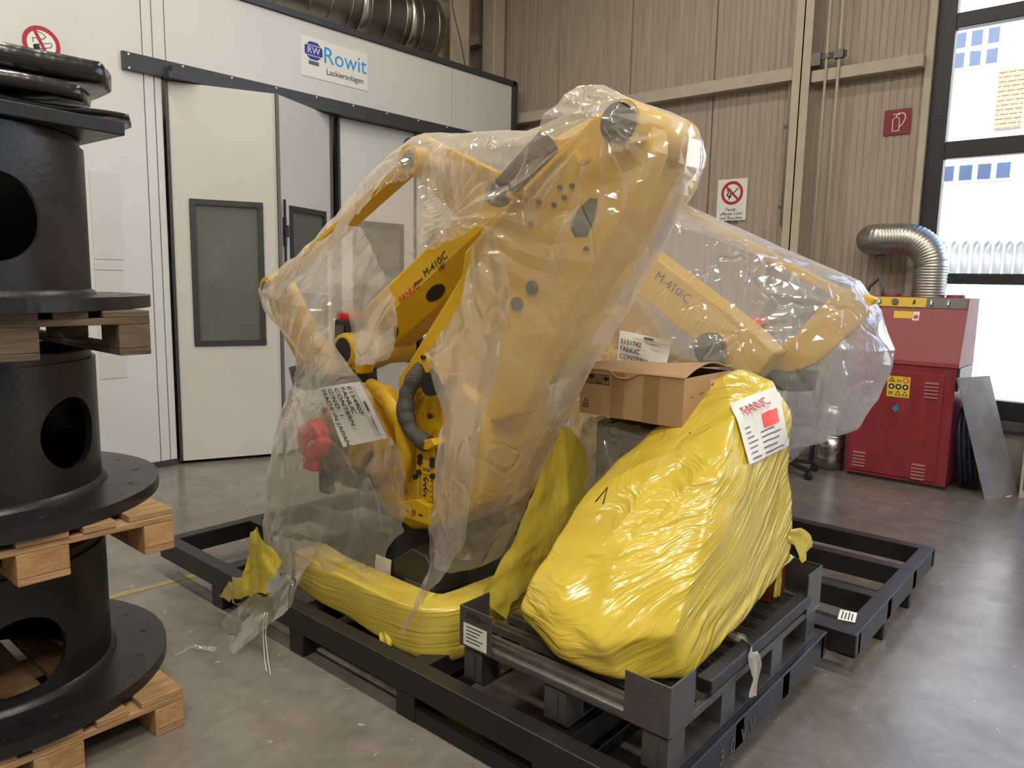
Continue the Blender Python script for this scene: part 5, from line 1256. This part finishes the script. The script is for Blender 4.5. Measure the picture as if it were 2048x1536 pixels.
# address label on the cover
def tag_label(name, parent, B, corners, off, lines, up, size, m=M_paper):
    rows = []
    P4 = []
    for a_ in range(9):
        for b3 in range(9):
            u_, v_ = a_ / 8, b3 / 8
            h = on_bvh(B, *[corners[0][k] * (1 - u_) * (1 - v_) + corners[1][k] * u_ * (1 - v_) + corners[2][k] * u_ * v_ + corners[3][k] * (1 - u_) * v_ for k in (0, 1)], off); P4.append(h)
    ok = [p for p in P4 if p is not None]
    # keep the sheet flat: one common distance
    xm = min(p.x for p in ok)
    P4 = [gx(c_[0], c_[1], xm) for c_ in corners]
    n_ = 10
    for j in range(n_ + 1):
        row = []
        for i in range(n_ + 1):
            u_, v_ = i / n_, j / n_; p = P4[0] * (1 - u_) * (1 - v_) + P4[1] * u_ * (1 - v_) + P4[2] * u_ * v_ + P4[3] * (1 - u_) * v_
            row.append(p + Vector((-.006 * math.sin(u_ * 5) * math.sin(v_ * 4), 0, 0)))
        rows.append(row)
    lb = obj(name, MB().grid(rows), m, parent, recalc=False)
    xd = (P4[1] - P4[0]).normalized(); yd = (P4[0] - P4[3]).normalized(); wl_ = (P4[1] - P4[0]).length; hl = (P4[3] - P4[0]).length
    o_ = P4[0] + Vector((-.009, 0, 0)); zd = xd.cross(yd).normalized()
    M = Matrix(((xd.x, yd.x, zd.x, o_.x), (xd.y, yd.y, zd.y, o_.y), (xd.z, yd.z, zd.z, o_.z), (0, 0, 0, 1)))
    for tx, u_, v_, sz in lines: obj('lettering', text_mb(tx, sz * hl, M @ Matrix.Translation((u_ * wl_, -v_ * hl, 0)), .0004, 'LEFT'), M_ink, lb)
    return lb, M, wl_, hl
# corners: reading direction runs down to the right edge of the tag
lb1, M, wl_, hl = tag_label('address_label', cv1, B1, [(720, 763), (775, 876), (688, 894), (637, 775)], .012,
    [('E154907', .05, .26, .135), ('FANUC', .05, .41, .135), ('CONTERN', .05, .56, .135), ('C/NO  1', .05, .72, .135), ('MADE IN JAPAN', .05, .88, .135), ('V045024-1-3', .60, .09, .06)], 0, 0)
q = stroke_mb(M, [(.02, -hl * .155), (wl_ * .93, -hl * .155)], .0025, .001); stroke_mb(M, [(wl_ * .36, -hl * .07), (wl_ * .50, -hl * .07)], .014, .001, q)
obj('print_rule', q, M_greycap, lb1, recalc=False)

# ------------------------------------------------------------------ cover of the second robot
X2 = 4.02
c2L = [AV(x, y, X2) for x, y in ((1010, 330), (1000, 500), (1010, 700), (1030, 850), (1040, 960))]
c2R = [AV(x, y, X2) for x, y in ((1722, 562), (1764, 622), (1776, 668), (1790, 700), (1780, 745), (1755, 800), (1715, 856))]
c2T = [AV(x, y, X2) for x, y in ((1010, 330), (1120, 320), (1250, 330), (1365, 406), (1470, 452), (1560, 494), (1640, 528), (1722, 562))]
c2B = [AV(x, y, X2) for x, y in ((1040, 960), (1200, 985), (1400, 975), (1540, 950), (1590, 900), (1640, 876), (1715, 856))]
con2 = [(*A(1365, 420, X2), 11, .03, .4), (*A(1715, 610, X2), 12, .035, .35), (*A(1565, 660, X2), 11, .035, .28), (*A(1790, 700, X2), 9, .04, .25), (*A(1250, 560, X2), 9, .03, .3)]
def d2F(s_, t): return .45 + .14 * min(1, max(0, t / .5))
def d2B(s_, t): return .22 + .15 * min(1, max(0, t / .5))
sh2 = cover(c2L, c2R, c2T, c2B, X2, d2F, d2B, con2, 5.3, 150, 120, .62)
cv2 = thing('plastic_cover', 'closed clear plastic cover drawn tight over the robot near the red filter unit', 'plastic cover', (3.7, 2.1, .5))
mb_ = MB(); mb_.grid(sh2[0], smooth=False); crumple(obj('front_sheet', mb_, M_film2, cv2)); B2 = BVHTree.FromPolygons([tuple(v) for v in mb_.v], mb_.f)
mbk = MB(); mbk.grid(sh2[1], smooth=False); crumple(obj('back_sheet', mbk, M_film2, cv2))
lb2, M, wl_, hl = tag_label('address_label', cv2, B2, [(1240, 660), (1342, 682), (1332, 735), (1234, 722)], .012,
    [('E151742', .05, .33, .22), ('FANUC', .05, .56, .22), ('CONTERN', .05, .80, .22), ('Y045024-12', .64, .22, .08)], 0, 0)
q = stroke_mb(M, [(wl_ * .3, -hl * .15), (wl_ * .95, -hl * .15)], .002, .001); stroke_mb(M, [(wl_ * .52, -hl * .08), (wl_ * .68, -hl * .08)], .012, .001, q)
obj('print_rule', q, M_greycap, lb2, recalc=False)
